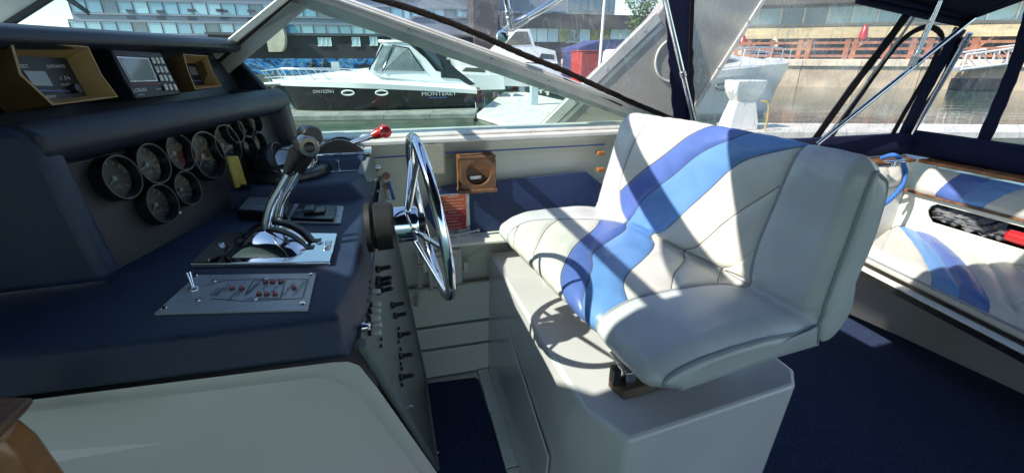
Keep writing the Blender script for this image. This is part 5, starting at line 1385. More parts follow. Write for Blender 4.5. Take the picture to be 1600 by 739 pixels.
# superstructure outline (side view) with thickness
def side(name, pts, wv2, mm, par, th=.06, y=MY, taper=None, **k):
    for sd in (-1, 1):
        P2 = [P(ux(px, y), sd * (wv2 - (taper or 0) * (1 if py < 75 else 0)), zf(py, px, y)) for px, py in pts]
        m = MB(); m.prism(P2, (0, th * -sd, 0)); o = put(name, m, mm, par, smooth=30, **k)
    return o
side('side_frame', [(578, 112), (600, 68), (640, 66), (668, 92), (683, 112), (740, 124), (742, 132), (600, 122)], .74, bwhite, t, taper=.12)
side('side_window', [(584, 110), (603, 72), (618, 71), (600, 98), (590, 111)], .755, bglass_l, t, .03, taper=.12)
side('side_window', [(600, 110), (620, 73), (640, 76), (662, 112)], .757, bglass_l, t, .03, taper=.12)
side('dark_quarter', [(658, 72), (680, 70), (712, 106), (748, 136), (740, 138), (718, 124), (690, 122), (690, 114)], .76, bcanvas, t, .05, taper=.10)
side('quarter_glass', [(660, 72), (676, 72), (690, 96), (694, 112)], .768, bglass, t, .03, taper=.10)
m = MB(); u0, u1 = ux(577), ux(604); zz0, zz1 = zf(110, 577), zf(70, 604)
m.rings([[P(u0, -.70, zz0), P(u0, .70, zz0)], [P(u1, -.60, zz1), P(u1, .60, zz1)]], closed=False, cap=False); put('windscreen', m, bglass_l, t, smooth=0)
m = MB(); u0 = ux(596); m.rings([[P(u0 + k[0], -k[1], k[2]), P(u0 + k[0], k[1], k[2]), P(u0 + k[0], k[1], k[2] + .10), P(u0 + k[0], -k[1], k[2] + .10)] for k in ((0, .5, zf(66)), (.04, .64, zf(67)), (ux(655) - u0, .66, zf(67)), (ux(690) - u0, .6, zf(69)))]); put('hardtop', m, bwhite, t, bevel=.03)
for sd in (-1, 1):
    m = MB(); m.tube([P(ux(577), sd * .72, zf(110)), P(ux(603), sd * .62, zf(70))], .03, 6); m.tube([P(ux(598), sd * .76, zf(112)), P(ux(619), sd * .65, zf(71)), P(ux(642), sd * .65, zf(75)), P(ux(664), sd * .76, zf(112))], .025, 6); put('window_frame', m, bdark, t)
m = MB(); m.box(P(ux(645), 0, zf(62) + .05), (.5, .3, .10)); m.tube([P(ux(640), 0, zf(66)), P(ux(645), 0, zf(54))], .02, 6); m.tube([P(ux(650), .1, zf(66)), P(ux(651), .1, zf(52))], .015, 6); put('radar_and_aerials', m, bwhite, t, bevel=.02)
for px in (541, 594):       # oval portlights
    p = P(ux(px), -1.0 * .985, zf(145, px)); 
    p.y = MY - .16
    kk = ppm(p)
    m = MB(); m.tube([p + V((math.cos(a_) * 9 / kk, -.03, math.sin(a_) * 3.4 / kk)) for a_ in [2 * math.pi * q_ / 24 for q_ in range(24)]], .03, 6, loop=True); f_ = put('portlight', m, bwhite, t)
    m = MB(); m.poly([p + V((math.cos(a_) * 9 / kk, -.02, math.sin(a_) * 3.4 / kk)) for a_ in [2 * math.pi * q_ / 24 for q_ in range(24)]]); put('portlight_glass', m, bglass, f_)
def hullp(px, py, o=.03):
    p = at(px, py, 'y', MY); return V((p.x, MY - o - .02, p.z))
p = hullp(685, 147, .05); k = ppm(p); text('MONTEREY', p, X_, V((0, .1, 1)), 8.3 / k, mat('silver_letters', (.6, .62, .64), .3, .3), t, lift=.22, sx=1.25)
text('SPORT YACHT', hullp(684, 153, .05), X_, V((0, .1, 1)), 3.2 / k, mat('blue_letters', (.10, .2, .5), .4), t, lift=.22, sx=1.3)
p = hullp(507, 144, -.05); text('ON152961', V((p.x, p.y - .0, p.z)), X_, V((0, .1, 1)), 6.5 / k, white_ink, t, lift=.26)
# bow rail
m = MB()
rl = [P(ux(px), -hb(max(ux(px), .02)) * .93, zf(py, px)) for px, py in ((396, 113), (430, 109), (470, 109), (520, 110), (560, 112))]
rl2 = [P(ux(px), -hb(max(ux(px), .02)) * .93, zf(py, px)) for px, py in ((400, 124), (430, 122), (470, 122))]
for sd in (1, -1):
    f_ = lambda p: V((p.x, (MY + 1.4) + (p.y - MY - 1.4) * sd, p.z))
    m.tube(spline([f_(p) for p in rl], 5), .022, 6)
    m.tube(spline([f_(p) for p in rl2], 5), .014, 6)
    for px, py, px2, py2 in ((398, 113, 410, 132), (425, 109, 436, 134), (448, 109, 460, 130), (474, 109, 490, 128), (500, 110, 512, 127)):
        q0 = P(ux(px), -hb(max(ux(px), .02)) * .93, zf(py, px)); q1_ = P(ux(px2), -hb(max(ux(px2), .02)) * .9, zf(py2, px2)); m.tube([f_(q0), f_(q1_)], .016, 6)
put('bow_rail', m, chrome, t, smooth=80)
m = MB(); u = ux(396); m.prism([P(u, -.12, zf(133)), P(ux(440), -.3, zf(131)), P(ux(440), .3, zf(131)), P(u, .12, zf(133))], (0, 0, .08)); put('bow_platform', m, bwhite, t, bevel=.02)
for (pa_, pb_, lab) in (((402, 128), (352, 172), 'thin bow mooring line of the black and white cruiser'), ((742, 140), (744, 172), 'short stern mooring line of the black and white cruiser')):
    a_ = at(*pa_, 'y', MY + .6); b_ = at(*pb_, 'z', DZ); o = put('mooring_line', MB().tube(spline([a_, mixp(a_, b_, .5) + V((0, 0, -.12)), b_]), .018, 5), mat('pale_rope', (.45, .43, .38), .8)); tag(o, lab, 'rope')
# brown covered drums on the dock behind its bow
for i, px in enumerate((406, 418, 431)):
    b = at(px, 140, 'y', MY + 5); b.z = WZ; k = ppm(b)
    o = put('brown_bollard', MB().lathe(b, Z_, [(6 / k, 0), (6.2 / k, (140 - 112) / k), (5 / k, (140 - 107) / k), (0, (140 - 105) / k)], 16), mat('dark_brown_rubber', (.07, .04, .035), .35))
    tag(o, ['left of the three dark brown bollards behind the cruiser\'s bow rail', 'middle of the three dark brown bollards behind the cruiser\'s bow rail', 'right of the three dark brown bollards behind the cruiser\'s bow rail'][i], 'bollard', 'brown bollards behind the bow')

def simple_boat(label, pxb, pxs, pyw, pyd, y, prof, windows, rail=None, mats=None):
    """white boat, side profile list of (px,py); placed at distance y"""
    a = at(pxb, pyw, 'y', y); b = at(pxs, pyw, 'y', y)
    t = thing('moored_boat', label, 'boat', V(((a.x + b.x) / 2, y + 1.3, WZ)))
    return t
def prof_boat(label, y, hull, house, wins, beam=3., rails=(), dark_stripe=None):
    pts = [at(*p, 'y', y) for p in hull]; zmin = min(p.z for p in pts)
    c = sum(pts, V((0, 0, 0))) / len(pts); t = thing('moored_boat', label, 'boat', V((c.x, y + beam / 2, WZ)))
    bowx = pts[0].x
    # hull as loft from one side to the other, narrowed at the bow end
    def sec(f, ins):
        return [V((p.x + (c.x - p.x) * ins, y + beam * f, p.z)) for p in pts]
    m = MB(); m.rings([sec(0, .06), sec(.12, 0), sec(.5, -.0), sec(.88, 0), sec(1, .06)]); put('hull', m, bwhite, t, smooth=40)
    if house:
        hp = [at(*p, 'y', y + beam * .15) for p in house]; ch = sum(hp, V((0, 0, 0))) / len(hp)
        def hs(f, k): return [V((p.x + (ch.x - p.x) * k, y + beam * f, p.z)) for p in hp]
        m = MB(); m.rings([hs(.15, 0), hs(.3, -.0), hs(.7, 0), hs(.85, .0)]); put('cabin', m, bwhite, t, smooth=40, bevel=.03)
    for w_ in wins:
        m = MB(); m.prism([at(*p, 'y', y + beam * .15 - .03) for p in w_], (0, .05, 0)); put('cabin_window', m, bglass, t)
    if dark_stripe:
        m = MB(); m.prism([at(*p, 'y', y - .03) for p in dark_stripe], (0, .05, 0)); put('hull_stripe', m, bglass, t)
    if rails:
        m = MB()
        for a_, b_ in rails: m.tube([at(*a_, 'y', y + .15), at(*b_, 'y', y + .15)], .022, 6)
        put('rail', m, chrome, t)
    return t
prof_boat('white cabin cruiser half hidden behind the stern of the black hulled boat', 27, [(712, 92), (740, 92), (800, 97), (880, 104), (884, 137), (760, 134), (722, 120)], [(752, 94), (775, 80), (810, 46), (828, 46), (836, 72), (868, 80), (872, 100)], [[(787, 72), (806, 50), (824, 50), (830, 70)], [(846, 84), (866, 86), (866, 94), (842, 92)]], 3.2, [((712, 92), (714, 80)), ((714, 80), (760, 78)), ((735, 92), (736, 79))])
prof_boat('white sport boat with dark awning seen just behind the hardtop', 24, [(690, 128), (712, 116), (790, 118), (792, 140), (700, 142)], [(712, 118), (722, 104), (762, 106), (768, 120)], [[(722, 112), (728, 106), (758, 107), (758, 114)]], 2.6)
YY = 15.0
ya, yb = at(1275, 150, 'y', YY), at(985, 150, 'y', YY)
ty_, PY, shy, hby, rwy = cruiser('motor_yacht', 'large white motor yacht beyond the wide vinyl panel, bow to the right', ya.x, yb.x, YY + 1.8, 3.8, 2.05, 3., False, 0, (bwhite, bwhite, bwhite))
Ly = ya.x - yb.x
uy = lambda px: (ya.x - at(px, 120, 'y', YY).x) / Ly
zy = lambda py, px=1150: at(px, py, 'y', YY).z - WZ
sec_ = []
for (px, py, v_) in ((1205, 94, .2), (1180, 88, .42), (1150, 82, .6), (1110, 78, .72), (1060, 76, .75), (1000, 76, .75)):
    z1 = zy(py, px); sec_.append([PY(uy(px), -v_, 1.55), PY(uy(px), -v_ * .95, z1 - .10), PY(uy(px), -v_ * .8, z1), PY(uy(px), v_ * .8, z1), PY(uy(px), v_ * .95, z1 - .1), PY(uy(px), v_, 1.55)])
band('cabin', sec_, bwhite, ty_, bevel=.03, smooth=50)
m = MB(); m.rings([[PY(uy(px), -v_, zy(p1, px)), PY(uy(px), -v_ * .99, zy(p2, px))] for px, p1, p2, v_ in ((1186, 100, 96, .44), (1160, 102, 93, .62), (1120, 104, 92, .76), (1060, 105, 92, .80), (1000, 105, 92, .80))], closed=False, cap=False); put('cabin_window', m, bglass, ty_, solid=.02)
for sd in (1, -1):
    m = MB(); f_ = lambda u, z: PY(u, -sd * hby(max(u, .02)) * .95, z)
    m.tube(spline([f_(uy(px), zy(py, px)) for px, py in ((1268, 80), (1240, 76), (1200, 74), (1150, 74), (1100, 76))], 5), .025, 6)
    m.tube(spline([f_(uy(px), zy(py, px)) for px, py in ((1266, 87), (1240, 84), (1200, 82), (1150, 82))], 5), .014, 6)
    for px in (1266, 1240, 1212, 1184, 1156, 1128): m.tube([f_(uy(px), zy(76, px) ), f_(uy(px) + .01, shy(uy(px)))], .018, 6)
    put('bow_rail', m, chrome, ty_, smooth=80)
m = MB(); m.box(PY(uy(1262), 0, shy(0) + .12), (.7, .3, .12)); put('anchor_roller', m, bwhite, ty_, bevel=.03)
for px in (1128, 1168):
    p = PY(uy(px), -.98, 1.25); m = MB(); m.tube([p + V((math.cos(a_) * .28, -.06, math.sin(a_) * .11)) for a_ in [2 * math.pi * q_ / 20 for q_ in range(20)]], .03, 6, loop=True); put('portlight', m, bdark, ty_)
prof_boat('small white runabout moored far right beyond the aft curtain', 30, [(1040, 132), (1062, 128), (1064, 142), (1042, 146)], None, [], 2.)

# ---------------------------------------------------------------- hotel with long window bands
HY = 64.0
def Hh(px, py, y=HY): return at(px, py, 'y', y)
ho = thing('hotel', 'long pale blue grey hotel with continuous bands of reflecting windows', 'building', V((Hh(380, 60).x, HY + 8, WZ)))
xl = Hh(93, -40).x; xl2 = Hh(117, 38).x; xr = Hh(884, 40).x
zb = WZ; 
m = MB(); m.box2((xl2, HY, zb), (xr, HY + 16, Hh(300, -140).z)); put('wall', m, conc_b, ho, smooth=0)
wins = None
def winrow(pyt, pyb, pxa, pxb, step, par, y=HY, ref=300):
    zt, zb_ = Hh(ref, pyt, y).z, Hh(ref, pyb, y).z
    x = Hh(pxa, (pyt + pyb) / 2, y).x; x1 = Hh(pxb, (pyt + pyb) / 2, y).x; k = 0
    base = {}
    while x < x1:
        mm = [glass_b, glass_c, glass_b, glass_c, glass_d][(k * 7 + int(pyt) * 3) % 5] if (k + int(pyt)) % 4 else glass_b
        key = mm.name
        if key not in base:
            f_ = MB(); f_.box2((x, y - .10, zb_), (x + step * .96, y - .003, zt))
            base[key] = (put('window', f_, mm, par, smooth=0), x)
        else:
            o_, x_ = base[key]; again(o_, ORG[o_] + V((x - x_, 0, 0)), par)
        x += step; k += 1
    m = MB(); m.box2((Hh(pxa, pyt, y).x - .2, y - .16, zt + .02), (x1 + .2, y - .002, zt + .25)); m.box2((Hh(pxa, pyt, y).x - .2, y - .16, zb_ - .2), (x1 + .2, y - .002, zb_ - .02)); put('window_band_ledge', m, conc_b, par, smooth=0)
    # mullions joined per band
    m = MB(); x = Hh(pxa, (pyt + pyb) / 2, y).x
    while x < x1: m.box2((x - .07, y - .15, zb_), (x + .02, y - .101, zt)); x += step
    put('mullions', m, frame_b, par, smooth=0, kind='stuff')
for (a_, b_) in ((-94, -76), (-61, -44), (-28, -12), (5, 23), (37, 53)): winrow(a_, b_, 60 if a_ < -30 else 112, 640, 1.45, ho)
winrow(68, 80, 112, 375, 1.45, ho)
# air-conditioner grilles under windows
g0 = None
for (px, py) in ((206, 29), (252, 29), (300, 30), (350, 29), (393, 30), (350, 18), (205, 18), (252, 19), (300, 17), (344, 17), (393, 18), (520, 28), (600, 60)):
    p = Hh(px, py); 
    if g0 is None: g0 = put('vent_grille', MB().box(V((p.x, HY - .06, p.z)), (.8, .1, .28)), frame_b, ho, smooth=0)
    else: again(g0, V((p.x, HY - .17 if py in (18, 19, 17) else HY - .06, p.z)), ho)
# lower storeys of dark brick in front
br = thing('brick_building', 'dark brown brick block with few paired windows below the hotel bands', 'building', V((Hh(500, 80).x, 60, WZ)))
BY = 60.
xa, xb = at(330, 80, 'y', BY).x, at(745, 80, 'y', BY).x
m = MB(); m.box2((xa, BY, WZ), (xb, BY + 3.8, at(450, 53, 'y', BY).z)); put('wall', m, brick_d, br, smooth=0)
m = MB(); m.box2((xa - .2, BY - .2, at(450, 56, 'y', BY).z), (xb + .2, BY - .003, at(450, 52, 'y', BY).z)); put('cornice', m, frame_b, br, smooth=0)
for (px0, px1, pt, pb, n_) in ((496, 517, 59, 71, 3), (549, 562, 58, 71, 2), (577, 589, 57, 70, 2), (611, 620, 56, 68, 2), (698, 722, 82, 92, 3), (432, 440, 61, 66, 1)):
    for k in range(n_):
        x0, x1 = at(px0 + (px1 - px0) * k / n_, pt, 'y', BY).x, at(px0 + (px1 - px0) * (k + .9) / n_, pt, 'y', BY).x
        m = MB(); m.box2((x0, BY - .08, at(500, pb, 'y', BY).z), (x1, BY - .004, at(500, pt, 'y', BY).z)); f_ = put('window', m, glass_c, br, smooth=0)
        zz = (at(500, pb, 'y', BY).z, at(500, pt, 'y', BY).z)
        m = MB(); m.box2((x0 - .08, BY - .12, zz[0] - .12), (x1 + .04, BY - .005, zz[0] - .01)); m.box2((x1 - .05, BY - .12, zz[0]), (x1 + .05, BY - .081, zz[1])); put('frame', m, bwhite, f_, smooth=0)
# curved pale canopy on the left of the brick
m = MB(); c_ = at(432, 63, 'y', BY - 1.5); pts = [c_ + V((math.cos(R(a_)) * 1.9 - 1.0, 0, math.sin(R(a_)) * 2.2 + .4)) for a_ in range(-90, 91, 15)]; pts = [V((p.x, p.y, max(p.z, c_.z - 1.2))) for p in pts]; m.prism(pts + [V((c_.x - 6, c_.y, c_.z - 1.0)), V((c_.x - 1.0, c_.y, c_.z + 2.0))], (0, 1.3, 0)); put('pale_canopy', m, stone_m, br, smooth=30)
# painted wall by the water: loose blue and white shapes
mw = bpy.data.materials.new('blue_white_painted_wall'); mw.use_nodes = True; n = mw.node_tree.nodes; l = mw.node_tree.links
tc = n.new('ShaderNodeTexCoord'); mp = n.new('ShaderNodeMapping'); mp.inputs['Scale'].default_value = (.45, 1, .9); no = n.new('ShaderNodeTexNoise'); no.inputs['Scale'].default_value = .9; no.inputs['Detail'].default_value = 3; no.inputs['Distortion'].default_value = 2.2
l.new(tc.outputs['Object'], mp.inputs[0]); l.new(mp.outputs[0], no.inputs[0])
cr_ = n.new('ShaderNodeValToRGB'); cr_.color_ramp.interpolation = 'CONSTANT'; e = cr_.color_ramp.elements
e[0].position = 0; e[0].color = (.02, .03, .05, 1); e[1].position = .40; e[1].color = (.02, .16, .45, 1)
for p_, c_ in ((.47, (.05, .30, .62, 1)), (.53, (.30, .42, .50, 1)), (.56, (.02, .12, .36, 1)), (.62, (.10, .12, .15, 1)), (.68, (.35, .40, .42, 1))):
    x = e.new(p_); x.color = c_
l.new(no.outputs[0], cr_.inputs[0]); l.new(cr_.outputs[0], n['Principled BSDF'].inputs['Base Color']); n['Principled BSDF'].inputs['Roughness'].default_value = .7
qy = 50.
z0_, z1_ = at(500, 116, 'y', qy).z, at(500, 92, 'y', qy).z
x0_, x1_ = at(325, 100, 'y', qy).x, at(600, 100, 'y', qy).x
m = MB(); m.box2((x0_, qy, z0_), (x1_, qy + .4, z1_)); o = put('painted_wall', m, mw, smooth=0); tag(o, 'long low waterside wall painted with blue and white shapes', 'painted wall')
for i, px in enumerate((490, 508)):
    b = at(px, 110, 'y', qy - .06); k = ppm(b)
    m = MB()
    for dx in (-4, 4): m.tube([b + V((dx / k + math.cos(R(a_)) * 3 / k, 0, 3 / k + math.sin(R(a_)) * 3 / k)) for a_ in range(0, 360, 30)], .06, 5, loop=True)
    m.tube([b + V((-4 / k, 0, 3 / k)), b + V((-1 / k, 0, 8 / k)), b + V((3 / k, 0, 8 / k)), b + V((4 / k, 0, 3 / k))], .07, 5); m.tube([b + V((-1 / k, 0, 8 / k)), b + V((0, 0, 13 / k)), b + V((3 / k, 0, 9 / k))], .16, 6); m.tube([b + V((.5 / k, 0, 13 / k)), b + V((.8 / k, 0, 16 / k))], .18, 6)
    o = put('painted_cyclist', m, frame_b, smooth=60); tag(o, ['left dark cyclist silhouette on the painted wall', 'right dark cyclist silhouette on the painted wall'][i], 'silhouette', 'dark cyclist silhouettes on the painted wall')
m = MB(); m.box2((x0_ - 40, qy - .6, WZ - .5), (at(1000, 100, 'y', qy).x, qy + 1.0, at(500, 116, 'y', qy).z)); m2_ = struct('quay_wall', m, concrete_d, smooth=0)
m = MB(); m.box2((x0_ - 60, qy + 1.0, WZ - .5), (60, HY + 60, at(500, 117, 'y', qy).z)); struct('quay_pavement', m, concrete, smooth=0)
# white sign panel by the painted wall
b = at(524, 104, 'y', 46); k = ppm(b); t = put('notice_board', MB().box(b, (12 / k, .08, 13 / k)), bwhite, smooth=0); tag(t, 'plain pale notice board standing before the painted wall', 'notice board')

# ---------------------------------------------------------------- buildings right of the hotel
pv = thing('glass_pavilion', 'low glass fronted waterfront pavilion under a dark roof', 'building', V((at(900, 60, 'y', 58).x, 60, WZ)))
py0 = 58.
za_, zb2 = at(850, 66, 'y', py0).z, at(850, 45, 'y', py0).z
xa, xb = at(822, 50, 'y', py0).x, at(1075, 50, 'y', py0).x
m = MB(); m.box2((xa, py0 + .1, WZ), (xb, py0 + 10, za_ - .05)); put('base_wall', m, brick_d, pv, smooth=0)
m = MB(); m.box2((xa - 3, py0 - .6, zb2 + .02), (xb, py0 + 10, at(850, 22, 'y', py0).z)); put('dark_roof', m, brick_d, pv, smooth=0)
x = xa; k = 0
leafy = mat('glass_painted_tree_reflection', (.10, .16, .03), .1, nz=(1.2, .5, 5), coat=.8)  # tree reflection painted into the pane colour
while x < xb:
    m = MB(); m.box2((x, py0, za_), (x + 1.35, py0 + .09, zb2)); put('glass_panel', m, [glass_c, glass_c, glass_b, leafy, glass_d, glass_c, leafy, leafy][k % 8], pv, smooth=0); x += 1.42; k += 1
t = thing('apartment_tower', 'pale apartment tower with many balconies far beyond the pavilion', 'building', V((at(910, 0, 'y', 120).x, 125, WZ)))
ty = 120.; xa, xb = at(880, 0, 'y', ty).x, at(962, 0, 'y', ty).x
m = MB(); m.box2((xa, ty, WZ), (xb, ty + 12, at(910, -60, 'y', ty).z)); put('wall', m, mat('cream_render', (.45, .43, .38), .7, nz=(.3, .1)), t, smooth=0)
wb = None
for j in range(10):
    for i in range(7):
        x = xa + 1.2 + i * (xb - xa - 2.4) / 6.3; z = at(910, 18 - j * 6.5, 'y', ty).z
        if wb is None: wb = put('window', MB().box2((x, ty - .3, z), (x + 1.4, ty - .01, z + .9)), glass_d, t, smooth=0); wo = ORG[wb] - V((x, 0, z))
        else: again(wb, V((x, 0, z)) + wo, t)
dk = thing('dark_building', 'dark brown building block between the hotel and the pavilion', 'building', V((at(760, 20, 'y', 60).x, 62, WZ)))
xa, xb = at(738, 20, 'y', 60).x, at(776, 20, 'y', 60).x
m = MB(); m.box2((xa, 59.2, WZ), (xb, 63.9, at(760, -80, 'y', 60).z)); put('wall', m, mat('brown_cladding', (.07, .055, .06), .7, nz=(.6, .2)), dk, smooth=0)
winrow(6, 18, 640, 880, 1.45, ho)
# flagpole, container, tent
b = at(934, 140, 'y', 30); k = ppm(b); o = put('flagpole', MB().tube([V((b.x, b.y, WZ)), V((b.x + .1, b.y, 12))], [.10, .07], 10), bwhite); tag(o, 'tall white pole standing beside the red container', 'pole')
a_, b_ = at(907, 118, 'y', 32), at(941, 81, 'y', 32)
t = thing('red_container', 'bright red boxy kiosk behind the sloping windshield rail', 'kiosk', V((a_.x, 33, WZ)))
m = MB(); m.box2((a_.x, 32, WZ + .3), (b_.x, 34, b_.z)); put('body', m, pile_red, t, bevel=.06)
m = MB(); m.box2((a_.x - .05, 31.95, b_.z), (b_.x + .05, 34.05, b_.z + .08)); put('lid', m, pile_red, t, bevel=.02)
tq = [at(*p, 'y', 36) for p in ((905, 75), (945, 62), (1000, 62), (1040, 75))]
t = thing('blue_tent', 'dark blue fabric event tent behind the red kiosk', 'tent', V(((tq[0].x + tq[3].x) / 2, 38, WZ)))
m = MB(); m.rings([[V((p.x, 36, p.z)) for p in tq] + [V((tq[3].x, 36, tq[3].z - .3)), V((tq[0].x, 36, tq[0].z - .3))], [V((p.x, 40, p.z)) for p in tq] + [V((tq[3].x, 40, tq[3].z - .3)), V((tq[0].x, 40, tq[0].z - .3))]]); put('tent_roof', m, mat('blue_tent_fabric', (.05, .06, .18), .7, nz=(1, .15)), t, smooth=0)
m = MB(); m.box2((tq[0].x, 36.4, WZ), (tq[3].x, 39.6, tq[0].z - .31)); put('tent_side', m, mat('blue_tent_painted_shade', (.035, .04, .12), .7), t, smooth=0)  # sides take a darker copy of the roof fabric, shade painted in

# ---------------------------------------------------------------- right side: restaurant, awning, promenade
ry = 52.; PHI = R(-34); RM = Matrix.Rotation(PHI, 3, 'Z'); RI = RM.inverted()
def atr(px, py, y):                       # the same, in the frame of the right bank, turned about the vertical
    d = RI @ ray(px, py); t_ = (y - 0) / d.y
    return V((0, 0, CZ)) + d * t_
def turn(*obs):
    for o in obs: o.location = RM @ o.location; o.rotation_euler.z = PHI
def Rr(px, py, y=ry): return atr(px, py, y)
rs = thing('restaurant', 'low restaurant building with window band and long pale awning over the terrace', 'building', V((Rr(1400, 80).x, ry + 6, WZ)))
xa, xb = Rr(1128, 60).x, Rr(1128, 60).x + 110
zq = Rr(1400, 93).z
m = MB(); m.box2((xa, ry, WZ), (xb, ry + 10, Rr(1300, -14).z)); put('wall', m, mat('sandy_render', (.60, .50, .38), .75, nz=(.3, .12), bump=(3, .3)), rs, smooth=0)
zt_, zb_ = Rr(1250, 12).z, Rr(1250, 38).z
x = xa + 1; k = 0
wf = None
while x < xb - 2:
    mm = [glass_c, glass_b, glass_d, glass_d, glass_b][k % 5]
    m = MB(); m.box2((x, ry - .06, zb_), (x + 1.75, ry - .003, zt_)); put('window', m, mm, rs, smooth=0)
    if wf is None: wf = put('mullion', MB().box2((x - .12, ry - .12, zb_), (x - .01, ry - .004, zt_)), bwhite, rs, smooth=0); wfx = x
    else: again(wf, ORG[wf] + V((x - wfx, 0, 0)), rs)
    x += 1.9; k += 1
m = MB(); m.box2((xa - .5, ry - 2, zt_ + .1), (xb, ry - .002, zt_ + .9)); put('roof_fascia', m, mat('brown_fascia', (.10, .085, .07), .6), rs, smooth=0)
# dark sheet standing in for the shade under the awning
zl = Rr(1250, 58).z; z2 = Rr(1250, 76).z
m = MB(); m.box2((xa + 2, ry - .05, z2 - 1.), (xb, ry - .004, zl)); put('terrace_shade_sheet', m, brick_d, rs, smooth=0)
aw0, aw1 = Rr(1152, 57, ry - 3.2), Rr(1152, 44, ry)
m = MB(); nn_ = 24; xs = [xa + 1.5 + (70) * k / nn_ for k in range(nn_ + 1)]
m.rings([[V((x, ry - .06, aw1.z)), V((x, ry - 3.2, aw0.z + .12 * (k % 2))), V((x, ry - 3.2, aw0.z - .25)), V((x, ry - .06, aw1.z - .06))] for k, x in enumerate(xs)]); put('awning', m, mat('cream_awning', (.52, .44, .26), .7, nz=(1, .1)), rs, smooth=0)
po = None
for k in range(16):
    x = xa + 2 + k * 4.1
    if po is None: po = put('awning_post', MB().box2((x, ry - 3.1, zq - .6), (x + .3, ry - 2.8, aw0.z - .26)), rust, rs, smooth=0); pox = x
    else: again(po, ORG[po] + V((x - pox, 0, 0)), rs)
    br_ = MB(); br_.tube([V((x + .15, ry - 2.95, aw0.z - 1.2)), V((x + 1.1, ry - 2.95, aw0.z - .3))], .09, 5); put('brace', br_, rust, rs)
PARA = []
# tables' umbrellas: one red closed, one yellow lamp, one pale
for i, (px, pt, pb, mm, lab) in enumerate(((1158, 58, 78, red_pl, 'closed red parasol under the awning near the arch'), (1345, 46, 70, red_pl, 'closed red and white parasol right of the diagonal binding'), (1208, 62, 80, stone_m, 'closed cream parasol under the awning'))):
    b = Rr(px, pb, ry - 4); k = ppm(b); h = (pb - pt) / k
    t = thing('closed_parasol', lab, 'parasol', b, 'closed parasols on the terrace'); PARA.append(t); put('parasol_fabric', MB().lathe(b + Z_ * h * .2, Z_, [(.02, 0), (.35, h * .1), (.22, h * .6), (.03, h * .8)], 10), mm, t); put('parasol_pole', MB().cyl(b, b + Z_ * h * .3, .04, 6), bwhite, t)
# promenade: deck, quay face, timber rail
qz = Rr(1300, 93, ry - 6).z
m = MB(); m.box2((xa - 14, ry - 8, WZ - .5), (xb + 20, ry + 30, qz)); prom = struct('promenade', m, stone_m, smooth=0)
pf = thing('quay_face', 'pale stone quay face below the terrace with protruding ledge courses', 'quay wall', V((xb / 2, ry - 8.1, WZ)))
for (za3, zb3, oo) in ((Rr(1300, 93, ry - 8).z - .02, Rr(1300, 104, ry - 8).z, .35), (Rr(1300, 104, ry - 8).z, WZ - .4, .12)):
    k = 0; x = xa - 14
    base = None
    while x < xb:
        if base is None: m = MB(); m.box2((x, ry - 8 - oo, zb3), (x + 3.9, ry - 8.003, za3)); base = put('stone_course', m, stone_m if oo > .2 else mat('brown_quay_stone', (.52, .41, .29), .8, nz=(.8, .3, 8), bump=(5, .8)), pf, bevel=.05, smooth=0); bx0 = x
        else: again(base, ORG[base] + V((x - bx0, 0, 0)), pf)
        x += 3.94
rlg = thing('timber_railing', 'rust red timber railing along the restaurant terrace', 'railing', V((xb / 2, ry - 7.6, qz)))
zr = [qz + .25, qz + .75, qz + 1.2]
for z in zr:
    m = MB(); m.box2((xa - 2, ry - 7.7, z - .09), (xb, ry - 7.55, z + .09)); put('rail_board', m, rust, rlg, smooth=0)
p0_ = None; x = xa - 2
while x < xb:
    if p0_ is None: p0_ = put('rail_post', MB().box2((x, ry - 7.8, qz), (x + .3, ry - 7.5, qz + 1.45)), rust, rlg, smooth=0); px0 = x
    else: again(p0_, ORG[p0_] + V((x - px0, 0, 0)), rlg)
    x += 2.6
turn(rs, prom, pf, rlg, *PARA)
# gangway at the far right
gw = thing('gangway', 'white metal truss gangway sloping down at the right edge', 'gangway', at(1560, 100, 'y', 26))
def Gg(px, py, y=24.): return at(px, py, 'y', y)
for dy in (0, 1.3):
    for (a_, b_, r_) in (((1502, 109), (1640, 92), .07), ((1510, 86), (1640, 68), .07)):
        put('chord', MB().tube([Gg(*a_) + V((0, dy, 0)), Gg(*b_) + V((0, dy, 0))], r_, 6), bwhite, gw)
    for k in range(7):
        u = k / 6; a_ = mixp(Gg(1502, 109), Gg(1640, 92), u); b_ = mixp(Gg(1510, 86), Gg(1640, 68), u); c_ = mixp(Gg(1510, 86), Gg(1640, 68), max(0, u - 1 / 6))
        put('upright', MB().cyl(a_ + V((0, dy, 0)), b_ + V((0, dy, 0)), .05, 6), bwhite, gw)
        if k: put('diagonal', MB().cyl(a_ + V((0, dy, 0)), c_ + V((0, dy, 0)), .04, 6), bwhite, gw)
m = MB(); m.prism([Gg(1502, 110), Gg(1640, 93), Gg(1640, 93) + V((0, 1.3, 0)), Gg(1502, 110) + V((0, 1.3, 0))], (0, 0, -.1)); put('gangway_deck', m, concrete, gw, smooth=0)
m = MB(); p = Gg(1560, 122); m.box(V((p.x, p.y + 1, WZ + .4)), (3.4, 2, .8)); o = put('black_float', m, bcanvas, bevel=.05); tag(o, 'black floating box under the white gangway', 'float')
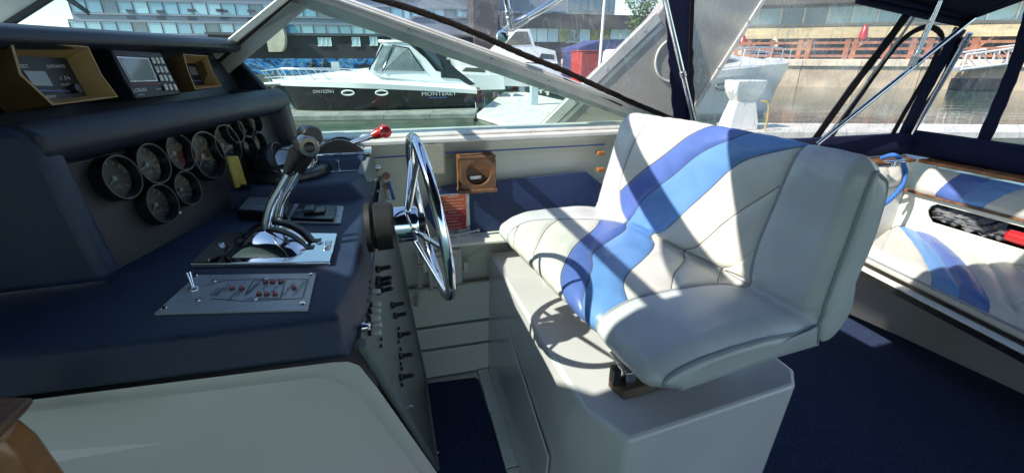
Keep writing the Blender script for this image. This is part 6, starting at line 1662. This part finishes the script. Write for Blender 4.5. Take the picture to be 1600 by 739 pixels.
# white hourglass dock box with yellow hose
db = at(1152, 202, 'z', DZ)
k = ppm(db)
t = thing('dock_box', 'white waisted plastic dock pedestal with yellow hose on the near dock', 'pedestal', db)
def ring_(w_, d_, z): return [db + V((x * w_ / k, y * d_ / k, z / k)) for x, y in ((-1, -.6), (1, -.6), (1, .6), (-1, .6))]
hs = .98
m = MB(); m.rings([ring_(25, 22, 0), ring_(25, 22, 12), ring_(19, 17, 36 * hs), ring_(17, 16, 44 * hs)]); put('pedestal_foot', m, bwhite, t, bevel=.03, seg=3)
m = MB(); m.rings([ring_(17, 16, 44 * hs), ring_(23, 22, 55 * hs), ring_(26, 24, 64 * hs), ring_(26, 25, 74 * hs)]); put('pedestal_head', m, bwhite, t, bevel=.03, seg=3)
m = MB(); m.tube(spline([db + V((12 / k, -24 / k, 44 / k)), db + V((22 / k, -28 / k, 40 / k)), db + V((26 / k, -28 / k, 20 / k)), db + V((27 / k, -26 / k, 0))]), .03, 8); put('yellow_hose', m, mat('yellow_hose', (.5, .38, .12), .5), t)
# trees behind the pavilion
foliage = mat('green_foliage', (.06, .11, .025), .7, nz=(1.5, .4, 6))
def tree(base, h, r, lab):
    t = thing('broadleaf_tree', lab, 'tree', base, 'trees behind the pavilion')
    m = MB(); m.tube([base, base + V((.1, 0, h * .35)), base + V((0, 0, h * .6))], [.3, .22, .12], 8)
    for k in range(5):
        a_ = k * 1.3; m.tube([base + V((.05, 0, h * (.35 + .05 * k))), base + V((math.cos(a_) * r * .6, math.sin(a_) * r * .6, h * (.55 + .06 * k)))], [.1, .04], 5)
    put('trunk', m, rust, t)
    m = MB(); rnd = random.Random(int(base.x * 10))
    cl = [(V((rnd.uniform(-1, 1), rnd.uniform(-1, 1), rnd.uniform(-.6, 1))).normalized() * rnd.uniform(.3, .9) * r, rnd.uniform(.3, .5) * r) for _ in range(16)]
    for c_, rr_2 in cl:
        for _ in range(110):
            d = V((rnd.gauss(0, 1), rnd.gauss(0, 1), rnd.gauss(0, 1))).normalized() * rr_2 * rnd.uniform(.6, 1.05)
            p = base + V((0, 0, h * .68)) + c_ + d; a1 = V((rnd.gauss(0, 1), rnd.gauss(0, 1), rnd.gauss(0, 1))).normalized(); a2 = a1.orthogonal().normalized(); s_ = rnd.uniform(.12, .24)
            m.poly([p - a1 * s_, p - a2 * s_ * .6, p + a1 * s_, p + a2 * s_ * .6])
    put('crown', m, foliage, t, smooth=0, recalc=False)
for px, h, r, wd in ((1010, 8.5, 3.2, 'leafy green tree left of the radar arch leg, over the pavilion roof'), (1050, 9.5, 3.4, 'taller green tree hidden mostly behind the radar arch leg')):
    b = at(px, 60, 'y', 50); b.z = at(500, 117, 'y', 50).z; tree(b, h, r, wd)
